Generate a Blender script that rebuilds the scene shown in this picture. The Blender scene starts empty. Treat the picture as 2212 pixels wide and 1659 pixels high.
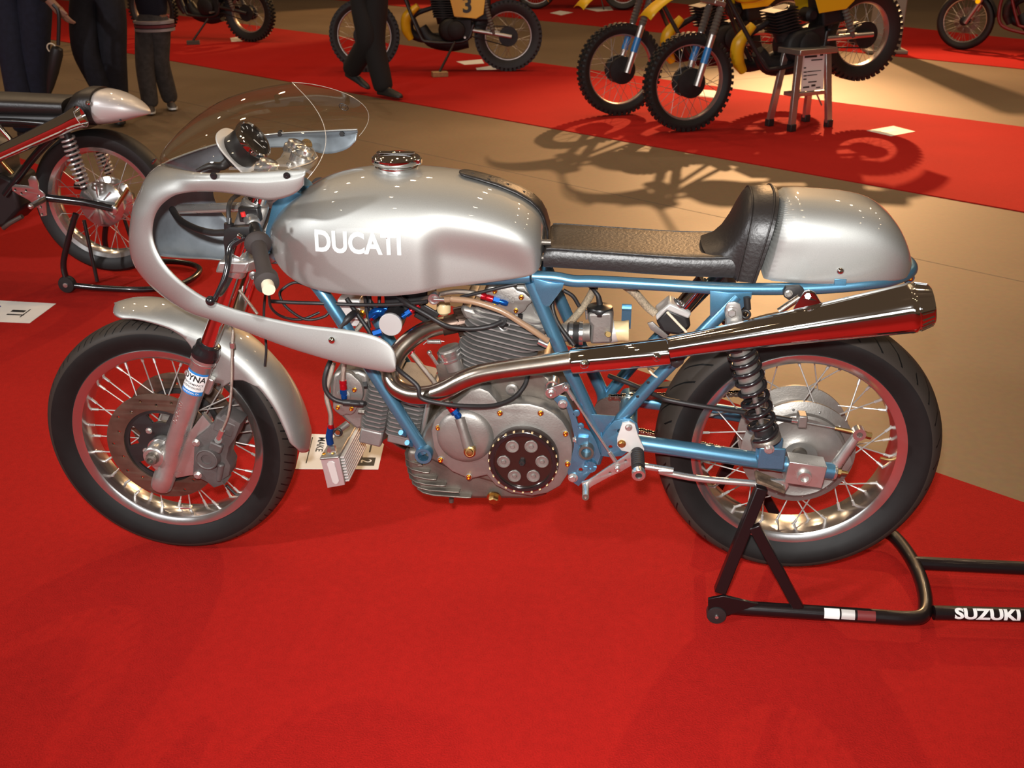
import bpy, bmesh, math, random
import numpy as np
from mathutils import Vector, Matrix
from mathutils.bvhtree import BVHTree
random.seed(7)
sc = bpy.context.scene
COL = sc.collection
PI = math.pi

# ------------------------------------------------------------------ camera
CAM = np.array([1.09155, -2.20407, 1.50467]); YAW, PIT, ROL, FPX = -0.11013, 0.42914, -0.0025, 2254.76
_fw = np.array([math.sin(YAW)*math.cos(PIT), math.cos(YAW)*math.cos(PIT), -math.sin(PIT)])
_r0 = np.array([math.cos(YAW), -math.sin(YAW), 0.0]); _u0 = np.cross(_r0, _fw)
_r = _r0*math.cos(ROL)+_u0*math.sin(ROL); _u = -_r0*math.sin(ROL)+_u0*math.cos(ROL)
cam = bpy.data.cameras.new('camera'); cam.sensor_width = 36.0; cam.lens = 36.0*FPX/2212.0
cam.clip_end = 200; cam.dof.use_dof = True; cam.dof.focus_distance = 2.55; cam.dof.aperture_fstop = 9.0
camo = bpy.data.objects.new('camera', cam); COL.objects.link(camo)
camo.matrix_world = Matrix(((_r[0], _u[0], -_fw[0], CAM[0]), (_r[1], _u[1], -_fw[1], CAM[1]), (_r[2], _u[2], -_fw[2], CAM[2]), (0, 0, 0, 1)))
sc.camera = camo
# measured layout: a point of the photograph on the plane y = const / z = const
def D(px, py): return _fw+(px-1106)/FPX*_r+(829.5-py)/FPX*_u
def W(px, py, y):
    d = D(px, py); return Vector(CAM+d*((y-CAM[1])/d[1]))
def G(px, py, z=0.0):
    d = D(px, py); return Vector(CAM+d*((z-CAM[2])/d[2]))
def ZZ(ox, oy, s): return lambda x, y: (ox+x/s, oy+y/s)

# ------------------------------------------------------------------ world, lights, exposure
world = bpy.data.worlds.new('hall'); sc.world = world; world.use_nodes = True
bg = world.node_tree.nodes['Background']; bg.inputs[0].default_value = (0.235, 0.15, 0.09, 1); bg.inputs[1].default_value = 0.30
sc.view_settings.view_transform = 'Standard'; sc.view_settings.look = 'None'; sc.view_settings.gamma = 1.0
sc.view_settings.exposure = 0.0; sc.view_settings.use_curve_mapping = False
def aim(o, tgt):
    d = Vector(tgt)-o.location; o.rotation_euler = d.to_track_quat('-Z', 'Y').to_euler()
def light(name, kind, loc, tgt, energy, col, **k):
    l = bpy.data.lights.new(name, kind); l.energy = energy; l.color = col
    for a, v in k.items(): setattr(l, a, v)
    o = bpy.data.objects.new(name, l); COL.objects.link(o); o.location = loc; aim(o, tgt); return o
# the photographer's flash, just over the lens
light('camera_flash', 'SPOT', (1.05, -2.23, 1.66), (0.95, 0.0, 0.74), 345, (1.0, 0.985, 0.965), spot_size=math.radians(92), spot_blend=1.0, shadow_soft_size=0.035)
# bright hall flood on the left, cool white, crisp shadows
light('hall_flood', 'AREA', (-3.9, -3.3, 3.6), (0.6, 0.0, 0.6), 200, (0.98, 0.98, 1.0), shape='RECTANGLE', size=0.34, size_y=0.26)
# added broad cool fill far behind the photographer, for soft front highlights
light('added_front_fill', 'AREA', (-1.0, -13.0, 3.2), (0.8, 0.0, 0.9), 200, (0.92, 0.96, 1.0), shape='RECTANGLE', size=11.0, size_y=2.2)
# warm low spotlights behind the far motorcycles
light('stage_spot', 'SPOT', (3.44, 14.8, 5.5), (1.95, 5.5, 0.0), 6600, (1.0, 0.56, 0.25), spot_size=math.radians(31), spot_blend=0.85, shadow_soft_size=0.10)
light('stage_spot', 'SPOT', (1.5, 24.0, 6.0), (-3.4, 13.4, 0.0), 6000, (1.0, 0.57, 0.24), spot_size=math.radians(16), spot_blend=0.35, shadow_soft_size=0.10)
light('stage_spot', 'SPOT', (3.44, 14.8, 5.5), (4.6, 7.6, 0.0), 4200, (1.0, 0.57, 0.26), spot_size=math.radians(38), spot_blend=0.6, shadow_soft_size=0.10)
# rows of high ceiling lamps
for ix in range(6):
    for iy in range(5):
        light('ceiling_lamp', 'AREA', (-6.2+ix*2.7, -3.4+iy*3.4, 7.2), (-6.2+ix*2.7, -3.4+iy*3.4, 0), (6, 6, 22, 50, 50)[iy], (1.0, 0.70, 0.42), shape='DISK', size=0.17)

# ------------------------------------------------------------------ materials
MAT = {}
def M(name, col, metal=0.0, rough=0.5, coat=0.0, bump=None, var=None, spec=0.5, coatrough=0.05, emit=None, sheen=0.0, roughvar=None):
    if name in MAT: return MAT[name]
    m = bpy.data.materials.new(name); m.use_nodes = True; MAT[name] = m
    nt = m.node_tree; b = nt.nodes['Principled BSDF']; L = nt.links.new
    b.inputs['Base Color'].default_value = (*col, 1); b.inputs['Metallic'].default_value = metal
    b.inputs['Roughness'].default_value = rough; b.inputs['Coat Weight'].default_value = coat
    b.inputs['Coat Roughness'].default_value = coatrough; b.inputs['Specular IOR Level'].default_value = spec
    if sheen: b.inputs['Sheen Weight'].default_value = sheen; b.inputs['Sheen Roughness'].default_value = 0.4
    if emit: b.inputs['Emission Color'].default_value = (*emit[0], 1); b.inputs['Emission Strength'].default_value = emit[1]
    tc = nt.nodes.new('ShaderNodeTexCoord')
    def noise(scale, detail=4):
        n = nt.nodes.new('ShaderNodeTexNoise'); n.inputs['Scale'].default_value = scale; n.inputs['Detail'].default_value = detail
        L(tc.outputs['Object'], n.inputs['Vector']); return n
    if var:
        n = noise(var[0]); mx = nt.nodes.new('ShaderNodeMix'); mx.data_type = 'RGBA'
        c2 = var[2] if len(var) > 2 else tuple(c*(1-var[1]) for c in col)
        mx.inputs['A'].default_value = (*col, 1); mx.inputs['B'].default_value = (*c2, 1)
        rmp = nt.nodes.new('ShaderNodeMapRange'); rmp.inputs[1].default_value = 0.35; rmp.inputs[2].default_value = 0.68
        L(n.outputs['Fac'], rmp.inputs[0]); L(rmp.outputs[0], mx.inputs['Factor']); L(mx.outputs['Result'], b.inputs['Base Color'])
    if roughvar:
        n = noise(roughvar[0]); rmp = nt.nodes.new('ShaderNodeMapRange'); rmp.inputs[3].default_value = rough-roughvar[1]; rmp.inputs[4].default_value = rough+roughvar[1]
        L(n.outputs['Fac'], rmp.inputs[0]); L(rmp.outputs[0], b.inputs['Roughness'])
    if bump:
        n = noise(bump[0], 6); bp = nt.nodes.new('ShaderNodeBump'); bp.inputs['Strength'].default_value = bump[1]; bp.inputs['Distance'].default_value = 0.002
        L(n.outputs['Fac'], bp.inputs['Height']); L(bp.outputs['Normal'], b.inputs['Normal'])
    return m
SILVER = M('silver_paint', (0.465, 0.47, 0.447), 0.82, 0.54, coat=1.0, coatrough=0.03, var=(900, 0.12))
PRIMER = M('grey_primer', (0.21, 0.245, 0.275), 0.2, 0.40, var=(14, 0.45), spec=0.6)
BLUE = M('blue_frame_paint', (0.105, 0.275, 0.42), 0.72, 0.33, coat=0.7, var=(400, 0.1))
CHROME = M('chrome', (0.86, 0.85, 0.84), 1.0, 0.035)
STEEL = M('brushed_header_steel', (0.58, 0.50, 0.42), 1.0, 0.24, var=(25, 0.18), bump=(500, 0.05))
BLUED = M('heat_tinted_steel', (0.09, 0.055, 0.04), 0.7, 0.38, var=(30, 0.4))
CAST = M('cast_aluminium', (0.34, 0.318, 0.29), 0.72, 0.44, bump=(240, 0.16), var=(18, 0.22))
CASTD = M('stained_cast_aluminium', (0.225, 0.195, 0.165), 0.7, 0.42, bump=(240, 0.2), var=(12, 0.45))
FINA = M('fin_aluminium', (0.29, 0.275, 0.26), 0.6, 0.48, bump=(300, 0.15), var=(20, 0.2))
ALU = M('polished_aluminium', (0.66, 0.64, 0.61), 0.85, 0.29, var=(30, 0.12), roughvar=(40, 0.07))
ALUB = M('bright_aluminium', (0.76, 0.75, 0.73), 0.92, 0.19, roughvar=(25, 0.05))
DISCM = M('brake_disc_iron', (0.23, 0.155, 0.115), 0.75, 0.36, var=(22, 0.35))
CALM = M('caliper_grey', (0.125, 0.11, 0.105), 0.35, 0.5, bump=(260, 0.2), var=(30, 0.25))
BLACK = M('black_gloss', (0.012, 0.011, 0.012), 0.0, 0.22, coat=0.5)
BLACKM = M('black_satin', (0.018, 0.016, 0.016), 0.0, 0.42)
BPLAST = M('black_plastic', (0.014, 0.013, 0.013), 0.0, 0.33)
RUB = M('rubber_hose', (0.016, 0.014, 0.014), 0.0, 0.5)
GRIP = M('foam_grip', (0.03, 0.022, 0.02), 0.0, 0.75, bump=(700, 0.3))
LEATHER = M('black_leather', (0.014, 0.0115, 0.011), 0.0, 0.40, bump=(130, 0.4), spec=0.6)
GOLD = M('gold_bolt', (0.85, 0.50, 0.10), 1.0, 0.22)
BRASS = M('brass', (0.55, 0.37, 0.14), 1.0, 0.35)
ANRED = M('red_anodised', (0.55, 0.01, 0.02), 0.7, 0.25)
ANBLU = M('blue_anodised', (0.01, 0.10, 0.42), 0.75, 0.25)
BRAID = M('steel_braid', (0.42, 0.36, 0.30), 0.9, 0.4, bump=(900, 0.7))
FABBRD = M('tan_braided_hose', (0.48, 0.38, 0.26), 0.0, 0.6, bump=(700, 0.8), var=(300, 0.5))
TANHOSE = M('brown_fuel_hose', (0.28, 0.17, 0.10), 0.0, 0.35)
CREAM = M('cream_nylon', (0.72, 0.63, 0.47), 0.0, 0.45)
TANPL = M('amber_plastic', (0.66, 0.50, 0.27), 0.0, 0.4)
WHITE = M('white_print', (0.80, 0.80, 0.78), 0.0, 0.35)
PAPER = M('white_card', (0.78, 0.76, 0.72), 0.0, 0.7)
INK = M('black_ink', (0.02, 0.02, 0.02), 0.0, 0.6)
INKB = M('blue_ink', (0.02, 0.04, 0.25), 0.0, 0.6)
STKB = M('blue_sticker', (0.02, 0.20, 0.55), 0.0, 0.3)
RIMM = M('polished_rim', (0.72, 0.70, 0.68), 0.96, 0.2, roughvar=(30, 0.05))
SPOKEM = M('spoke_steel', (0.66, 0.64, 0.61), 0.65, 0.28)
GREYP = M('grey_bracket', (0.62, 0.60, 0.57), 0.3, 0.4)
REDP = M('red_plastic', (0.6, 0.02, 0.02), 0.0, 0.35)
CLUTCHB = M('clutch_black', (0.022, 0.012, 0.010), 0.1, 0.16, coat=0.6)
MAROON = M('black_stand_paint', (0.0085, 0.005, 0.0055), 0.0, 0.30, coat=0.2, bump=(60, 0.1), spec=0.35)
def glassy(name, tint, refl, rough=0.0):
    m = bpy.data.materials.new(name); m.use_nodes = True; nt = m.node_tree; nt.nodes.clear(); L = nt.links.new
    o = nt.nodes.new('ShaderNodeOutputMaterial'); t = nt.nodes.new('ShaderNodeBsdfTransparent'); g = nt.nodes.new('ShaderNodeBsdfGlossy')
    t.inputs[0].default_value = (*tint, 1); g.inputs['Roughness'].default_value = rough
    f = nt.nodes.new('ShaderNodeLayerWeight'); f.inputs[0].default_value = 0.5
    pw = nt.nodes.new('ShaderNodeMath'); pw.operation = 'POWER'; pw.inputs[1].default_value = 4.0; L(f.outputs['Facing'], pw.inputs[0])
    a = nt.nodes.new('ShaderNodeMath'); a.operation = 'MULTIPLY_ADD'; a.inputs[1].default_value = 0.55*refl; a.inputs[2].default_value = 0.045*refl
    mx = nt.nodes.new('ShaderNodeMixShader'); L(pw.outputs[0], a.inputs[0]); L(a.outputs[0], mx.inputs[0]); L(t.outputs[0], mx.inputs[1]); L(g.outputs[0], mx.inputs[2]); L(mx.outputs[0], o.inputs[0])
    return m
CLEAR = glassy('clear_acrylic', (0.93, 0.92, 0.90), 1.0)
LENS = glassy('gauge_lens', (0.95, 0.95, 0.95), 1.2)

def tyre_mat(name, N, slant, y0, y1, col=(0.0075, 0.0065, 0.0062), duty=0.16, rough=0.55):
    """rubber with slanted sipes running over the tread, in the wheel's own cylinder coordinates"""
    m = bpy.data.materials.new(name); m.use_nodes = True; nt = m.node_tree; L = nt.links.new; b = nt.nodes['Principled BSDF']
    b.inputs['Roughness'].default_value = rough; b.inputs['Specular IOR Level'].default_value = 0.25
    tc = nt.nodes.new('ShaderNodeTexCoord'); sp = nt.nodes.new('ShaderNodeSeparateXYZ'); L(tc.outputs['Object'], sp.inputs[0])
    def mt(op, a, bb=None, c=None):
        n = nt.nodes.new('ShaderNodeMath'); n.operation = op
        for i, v in enumerate((a, bb, c)):
            if v is None: continue
            if isinstance(v, (int, float)): n.inputs[i].default_value = v
            else: L(v, n.inputs[i])
        return n.outputs[0]
    ang = mt('ARCTAN2', sp.outputs['Z'], sp.outputs['X']); ay = mt('ABSOLUTE', sp.outputs['Y'])
    ph = mt('FRACT', mt('MULTIPLY_ADD', ay, slant, mt('MULTIPLY', ang, N/(2*PI))))
    line = mt('LESS_THAN', ph, duty)
    ph2 = mt('FRACT', mt('MULTIPLY', ang, N/(8*PI))); gate = mt('GREATER_THAN', ph2, 0.12)
    band = mt('MULTIPLY', mt('GREATER_THAN', ay, y0), mt('LESS_THAN', ay, y1))
    r2 = mt('ADD', mt('MULTIPLY', sp.outputs['X'], sp.outputs['X']), mt('MULTIPLY', sp.outputs['Z'], sp.outputs['Z']))
    tread = mt('GREATER_THAN', r2, 0.2885**2)
    g = mt('MULTIPLY', mt('MULTIPLY', line, gate), mt('MULTIPLY', band, tread))
    nz = nt.nodes.new('ShaderNodeTexNoise'); nz.inputs['Scale'].default_value = 30; L(tc.outputs['Object'], nz.inputs['Vector'])
    mx = nt.nodes.new('ShaderNodeMix'); mx.data_type = 'RGBA'; mx.inputs['A'].default_value = (*col, 1); mx.inputs['B'].default_value = (*(c*1.7 for c in col), 1); L(nz.outputs['Fac'], mx.inputs['Factor'])
    m0 = nt.nodes.new('ShaderNodeMix'); m0.data_type = 'RGBA'; m0.inputs['B'].default_value = (0.034, 0.027, 0.022, 1); L(tread, m0.inputs['Factor']); L(mx.outputs['Result'], m0.inputs['A'])
    m2 = nt.nodes.new('ShaderNodeMix'); m2.data_type = 'RGBA'; m2.inputs['B'].default_value = (0.003, 0.003, 0.003, 1); L(g, m2.inputs['Factor']); L(m0.outputs['Result'], m2.inputs['A'])
    L(m2.outputs['Result'], b.inputs['Base Color'])
    bp = nt.nodes.new('ShaderNodeBump'); bp.invert = True; bp.inputs['Distance'].default_value = 0.004; bp.inputs['Strength'].default_value = 0.9; L(g, bp.inputs['Height']); L(bp.outputs[0], b.inputs['Normal'])
    return m
TYRE_F = tyre_mat('front_tyre_rubber', 88, -26, 0.004, 0.047)
TYRE_R = tyre_mat('rear_tyre_rubber', 34, 22, 0.012, 0.062, duty=0.10)
TYRE_P = M('plain_tyre_rubber', (0.010, 0.0085, 0.008), 0.0, 0.58, bump=(90, 0.2))

# ------------------------------------------------------------------ mesh helpers
def ortho(d):
    d = Vector(d).normalized(); a = Vector((0, 0, 1)) if abs(d.z) < 0.9 else Vector((1, 0, 0))
    u = d.cross(a).normalized(); return d, u, d.cross(u).normalized()
def crom(pts, k=6, closed=False):
    P = [Vector(p) for p in pts]; n = len(P); out = []
    rng = range(n if closed else n-1)
    for i in rng:
        p1, p2 = P[i], P[(i+1) % n]
        p0 = P[(i-1) % n] if (closed or i > 0) else p1*2-p2
        p3 = P[(i+2) % n] if (closed or i+2 < n) else p2*2-p1
        for j in range(k):
            t = j/k; out.append(0.5*((2*p1)+(p2-p0)*t+(2*p0-5*p1+4*p2-p3)*t*t+(3*p1-p0-3*p2+p3)*t*t*t))
    if not closed: out.append(P[-1].copy())
    return out
class MB:
    def __init__(s): s.v = []; s.f = []
    def add(s, vs, fs):
        o = len(s.v); s.v += [Vector(v) for v in vs]; s.f += [tuple(i+o for i in f) for f in fs]; return s
    def box(s, c, h, ax=None):
        c = Vector(c); X, Y, Z = [Vector(a) for a in ax] if ax else (Vector((1, 0, 0)), Vector((0, 1, 0)), Vector((0, 0, 1)))
        vs = [c+X*(h[0]*a)+Y*(h[1]*b)+Z*(h[2]*d) for a in (-1, 1) for b in (-1, 1) for d in (-1, 1)]
        return s.add(vs, [(0, 1, 3, 2), (4, 6, 7, 5), (0, 4, 5, 1), (2, 3, 7, 6), (0, 2, 6, 4), (1, 5, 7, 3)])
    def loft(s, secs, closed=True, cap=True):
        n = len(secs[0]); vs = [p for q in secs for p in q]; fs = []
        for i in range(len(secs)-1):
            for j in range(n if closed else n-1):
                k = (j+1) % n; fs.append((i*n+j, i*n+k, (i+1)*n+k, (i+1)*n+j))
        if cap: fs += [tuple(range(n))[::-1], tuple((len(secs)-1)*n+j for j in range(n))]
        return s.add(vs, fs)
    def lathe(s, o, axis, prof, n=40, cap=True, closed=False):
        o = Vector(o); d, u, w = ortho(axis)
        pr = list(prof)+([prof[0]] if closed else [])
        secs = [[o+d*h+(u*math.cos(2*PI*j/n)+w*math.sin(2*PI*j/n))*max(r, 1e-5) for j in range(n)] for r, h in pr]
        return s.loft(secs, True, cap and not closed)
    def cyl(s, a, b, r0, r1=None, n=18, cap=True):
        a, b = Vector(a), Vector(b); L = (b-a).length; return s.lathe(a, b-a, [(r0, 0), (r0 if r1 is None else r1, L)], n, cap)
    def tube(s, pts, r, n=10, k=6, cap=True):
        P = crom(pts, k) if k else [Vector(p) for p in pts]
        d, u, w = ortho(P[1]-P[0]); secs = []; N = len(P)
        for i, p in enumerate(P):
            t = (P[min(i+1, N-1)]-P[max(i-1, 0)]).normalized()
            u = (u-t*u.dot(t)).normalized(); w = t.cross(u)
            if isinstance(r, (list, tuple)):
                x = i/(N-1)*(len(r)-1); q = min(int(x), len(r)-2); rr = r[q]+(r[q+1]-r[q])*(x-q)
            else: rr = r
            secs.append([p+(u*math.cos(2*PI*j/n)+w*math.sin(2*PI*j/n))*rr for j in range(n)])
        return s.loft(secs, True, cap)
    def torus(s, o, axis, R, r, n=40, m=10):
        return s.lathe(o, axis, [(R+r*math.cos(2*PI*j/m), r*math.sin(2*PI*j/m)) for j in range(m)], n, closed=True)
    def sphere(s, c, r, sc3=(1, 1, 1), n=16):
        c = Vector(c); rows = n//2
        secs = [[c+Vector((r*sc3[0]*math.sin(PI*i/rows)*math.cos(2*PI*j/n), r*sc3[1]*math.sin(PI*i/rows)*math.sin(2*PI*j/n), r*sc3[2]*math.cos(PI*i/rows))) for j in range(n)] for i in range(rows+1)]
        return s.loft(secs, True, False)
    def prism(s, pts, vec):
        P = [Vector(p) for p in pts]; v = Vector(vec); return s.loft([P, [p+v for p in P]], True, True)
    def grid(s, rows):
        return s.loft(rows, False, False)
MW = {}
def base_mat(o): return Matrix.LocRotScale(o.location, o.rotation_euler, o.scale)
def link(o, parent=None, local=False):
    COL.objects.link(o)
    if parent is not None:
        o.parent = parent
        if not local: o.matrix_parent_inverse = MW[parent.name].inverted()
        MW[o.name] = (MW[parent.name] @ base_mat(o)) if local else base_mat(o)
    else: MW[o.name] = base_mat(o)
    return o
def finish(me, ang=38):
    bm = bmesh.new(); bm.from_mesh(me); bmesh.ops.remove_doubles(bm, verts=bm.verts, dist=1e-6)
    bmesh.ops.recalc_face_normals(bm, faces=bm.faces); bm.to_mesh(me); bm.free()
    me.shade_smooth(); me.set_sharp_from_angle(angle=math.radians(ang)); return me
def obj(name, mb, mat, parent=None, bevel=0.0, sub=0, origin=None, solid=None, ang=38, local=False, merge=None, label=None):
    me = bpy.data.meshes.new(name)
    vs = [tuple(v-Vector(origin)) for v in mb.v] if origin is not None else [tuple(v) for v in mb.v]
    me.from_pydata(vs, [], mb.f)
    for m in (mat if isinstance(mat, (list, tuple)) else [mat]): me.materials.append(m)
    finish(me, ang)
    o = bpy.data.objects.new(name, me)
    if origin is not None: o.location = origin
    if solid:
        q = o.modifiers.new('shell', 'SOLIDIFY'); q.thickness = abs(solid); q.offset = -1 if solid > 0 else 1
        if isinstance(mat, (list, tuple)): q.material_offset = 1
    if bevel:
        q = o.modifiers.new('edge', 'BEVEL'); q.width = bevel; q.segments = 2; q.limit_method = 'ANGLE'; q.angle_limit = math.radians(35)
    if sub: q = o.modifiers.new('smooth', 'SUBSURF'); q.levels = sub; q.render_levels = sub
    if label: o['label'] = label
    return link(o, parent, local)
def tag(o, label, cat, group=None, kind=None):
    o['label'] = label; o['category'] = cat
    if group: o['group'] = group
    if kind: o['kind'] = kind
    return o
def thing(name, label, cat, loc=(0, 0, 0), rz=0.0, group=None):
    o = bpy.data.objects.new(name, None); o.location = loc; o.rotation_euler = (0, 0, rz); o.empty_display_size = 0.1
    link(o); return tag(o, label, cat, group)
def inst(name, me, loc, axis, parent, scale=1.0, spin=0.0, local=False):
    o = bpy.data.objects.new(name, me); d, u, w = ortho(axis)
    R = Matrix((u, w, d)).transposed().to_4x4() @ Matrix.Rotation(spin, 4, 'Z')
    o.location = loc; o.rotation_euler = R.to_euler(); o.scale = (scale,)*3
    return link(o, parent, local)
def mesh_of(name, mb, mat, ang=38):
    me = bpy.data.meshes.new(name); me.from_pydata([tuple(v) for v in mb.v], [], mb.f)
    for m in (mat if isinstance(mat, (list, tuple)) else [mat]): me.materials.append(m)
    return finish(me, ang)
def from_curve(cu):
    o = bpy.data.objects.new('tmp', cu); me = bpy.data.meshes.new_from_object(o)
    bpy.data.objects.remove(o); bpy.data.curves.remove(cu)
    mb = MB(); mb.v = [v.co.copy() for v in me.vertices]; mb.f = [tuple(p.vertices) for p in me.polygons]; bpy.data.meshes.remove(me); return mb
def flat(outline, holes=(), thick=0.005, bevel=0.0):
    """filled 2D outline with holes, extruded +-thick/2 about its plane"""
    cu = bpy.data.curves.new('c', 'CURVE'); cu.dimensions = '2D'; cu.fill_mode = 'BOTH'; cu.extrude = thick/2-bevel; cu.bevel_depth = bevel; cu.bevel_resolution = 1
    for pts in [outline]+list(holes):
        sp = cu.splines.new('POLY'); sp.points.add(len(pts)-1)
        for i, p in enumerate(pts): sp.points[i].co = (p[0], p[1], 0, 1)
        sp.use_cyclic_u = True
    return from_curve(cu)
def circ(cx, cy, r, n=20): return [(cx+r*math.cos(2*PI*j/n), cy+r*math.sin(2*PI*j/n)) for j in range(n)]
def plate(pix, y, thick, holes=(), smooth=0, bevel=0.0012):
    """plate parallel to the bike's side: outline in photo points on the plane y, holes as (px, py, radius in m); grows away (+y)"""
    o = [W(p[0], p[1], y) for p in pix]
    if smooth: o = crom(o, smooth, True)
    hs = []
    for h in holes:
        c = W(h[0], h[1], y); hs.append(circ(c.x, c.z, h[2], 18))
    mb = flat([(p.x, p.z) for p in o], hs, thick, bevel)
    mb.v = [Vector((v.x, y+thick/2-v.z, v.y)) for v in mb.v]; return mb
def text_mb(body, size=1.0, off=0.0, ext=0.0, align='CENTER', shear=0.0, spacing=1.0):
    cu = bpy.data.curves.new('t', 'FONT'); cu.body = body; cu.size = size; cu.offset = off; cu.extrude = ext; cu.align_x = align; cu.align_y = 'CENTER'; cu.shear = shear; cu.space_character = spacing
    cu.resolution_u = 4
    return from_curve(cu)
def remap(mb, fn): mb.v = [Vector(fn(v)) for v in mb.v]; return mb
def refine(mb, maxlen):
    me = bpy.data.meshes.new('r'); me.from_pydata([tuple(v) for v in mb.v], [], mb.f); bm = bmesh.new(); bm.from_mesh(me); bmesh.ops.triangulate(bm, faces=bm.faces)
    for _ in range(5):
        e = [e for e in bm.edges if e.calc_length() > maxlen]
        if not e: break
        bmesh.ops.subdivide_edges(bm, edges=e, cuts=1); bmesh.ops.triangulate(bm, faces=bm.faces)
    mb.v = [v.co.copy() for v in bm.verts]; bm.verts.index_update(); mb.f = [tuple(v.index for v in f.verts) for f in bm.faces]; bm.free(); bpy.data.meshes.remove(me); return mb
def interp(tab, x):
    if x <= tab[0][0]: return tab[0][1]
    for (a, va), (b, vb) in zip(tab, tab[1:]):
        if x <= b: return va+(vb-va)*(x-a)/(b-a)
    return tab[-1][1]
def sm(x): x = max(0.0, min(1.0, x)); return x*x*(3-2*x)
# shared fasteners
def hexhead(r, h):
    m = MB(); m.lathe((0, 0, 0), (0, 0, 1), [(r*1.35, 0), (r*1.35, h*.25)], 20); m.lathe((0, 0, h*.25), (0, 0, 1), [(r, 0), (r, h*.6), (r*.8, h*.75)], 6); return m
def allen(r, h):
    return MB().lathe((0, 0, 0), (0, 0, 1), [(r*1.25, 0), (r*1.25, h*.2), (r, h*.2), (r, h*.9), (r*.85, h), (r*.5, h), (r*.5, h*.5)], 16)
HEXA = mesh_of('hex_bolt', hexhead(.006, .007), ALU); HEXG = mesh_of('gold_screw', allen(.0042, .006), GOLD)
ALLEN = mesh_of('socket_screw', allen(.005, .006), ALUB); SCREWB = mesh_of('black_screw', MB().lathe((0, 0, 0), (0, 0, 1), [(.0075, 0), (.0075, .002), (.005, .0045), (.0022, .0045), (.002, .002)], 18), BLACK)
SCREWC = mesh_of('dome_screw', MB().lathe((0, 0, 0), (0, 0, 1), [(.008, 0), (.0075, .0025), (.005, .005), (.0025, .006), (.002, .004)], 18), CHROME)
NEAR = Vector((0, -1, 0))
# ------------------------------------------------------------------ setting: concrete floor, red carpets
def concrete():
    m = bpy.data.materials.new('polished_concrete'); m.use_nodes = True; nt = m.node_tree; L = nt.links.new; b = nt.nodes['Principled BSDF']
    tc = nt.nodes.new('ShaderNodeTexCoord'); b.inputs['Specular IOR Level'].default_value = 0.3
    def nz(s, d): n = nt.nodes.new('ShaderNodeTexNoise'); n.inputs['Scale'].default_value = s; n.inputs['Detail'].default_value = d; L(tc.outputs['Object'], n.inputs['Vector']); return n
    a, c = nz(0.7, 8), nz(40, 6)
    r = nt.nodes.new('ShaderNodeValToRGB'); r.color_ramp.elements[0].position = 0.3; r.color_ramp.elements[0].color = (0.160, 0.105, 0.060, 1); r.color_ramp.elements[1].position = 0.72; r.color_ramp.elements[1].color = (0.218, 0.148, 0.086, 1)
    L(a.outputs['Fac'], r.inputs[0]); mx = nt.nodes.new('ShaderNodeMix'); mx.data_type = 'RGBA'; mx.blend_type = 'MULTIPLY'; mx.inputs['Factor'].default_value = 0.35
    L(r.outputs[0], mx.inputs['A']); L(c.outputs['Color'], mx.inputs['B']); L(mx.outputs['Result'], b.inputs['Base Color'])
    rr = nt.nodes.new('ShaderNodeMapRange'); rr.inputs[3].default_value = 0.42; rr.inputs[4].default_value = 0.7; L(a.outputs['Fac'], rr.inputs[0]); L(rr.outputs[0], b.inputs['Roughness'])
    return m
def carpet_mat():
    m = bpy.data.materials.new('red_carpet_pile'); m.use_nodes = True; nt = m.node_tree; L = nt.links.new; b = nt.nodes['Principled BSDF']
    b.inputs['Roughness'].default_value = 0.95; b.inputs['Specular IOR Level'].default_value = 0.1; b.inputs['Sheen Weight'].default_value = 0.05; b.inputs['Sheen Tint'].default_value = (1, 0.25, 0.15, 1)
    tc = nt.nodes.new('ShaderNodeTexCoord')
    def nz(s, d): n = nt.nodes.new('ShaderNodeTexNoise'); n.inputs['Scale'].default_value = s; n.inputs['Detail'].default_value = d; L(tc.outputs['Object'], n.inputs['Vector']); return n
    a, c, e = nz(260, 3), nz(2.2, 5), nz(45, 4)
    r = nt.nodes.new('ShaderNodeValToRGB'); r.color_ramp.elements[0].position = 0.3; r.color_ramp.elements[0].color = (0.25, 0.0056, 0.0046, 1); r.color_ramp.elements[1].position = 0.7; r.color_ramp.elements[1].color = (0.40, 0.0100, 0.0078, 1)
    s = nt.nodes.new('ShaderNodeMath'); s.operation = 'MULTIPLY_ADD'; s.inputs[1].default_value = 0.62; L(a.outputs['Fac'], s.inputs[0])
    s2 = nt.nodes.new('ShaderNodeMath'); s2.operation = 'MULTIPLY_ADD'; s2.inputs[1].default_value = 0.22; s2.inputs[2].default_value = 0.0; L(c.outputs['Fac'], s2.inputs[0])
    s3 = nt.nodes.new('ShaderNodeMath'); s3.operation = 'MULTIPLY_ADD'; s3.inputs[1].default_value = 0.28; L(e.outputs['Fac'], s3.inputs[0]); L(s2.outputs[0], s3.inputs[2])
    L(s3.outputs[0], s.inputs[2]); L(s.outputs[0], r.inputs[0]); L(r.outputs[0], b.inputs['Base Color'])
    bp = nt.nodes.new('ShaderNodeBump'); bp.inputs['Strength'].default_value = 0.6; bp.inputs['Distance'].default_value = 0.004; L(a.outputs['Fac'], bp.inputs['Height']); L(bp.outputs[0], b.inputs['Normal'])
    return m
CARPET = carpet_mat()
CT = 0.006
fl = obj('floor', MB().box((1, 8, -CT-0.1), (34, 34, 0.1)), concrete()); fl['kind'] = 'structure'
JOINT = M('floor_joint', (0.07, 0.05, 0.035), 0, 0.7)
def strip(a, b, w, ext=0.0):
    a = Vector(a); b = Vector(b); d = (b-a).normalized(); a = a-d*ext; b = b+d*ext; n = Vector((-d.y, d.x, 0))*w
    return MB().prism([a-n, b-n, b+n, a+n], (0, 0, 0.0006))
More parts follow.
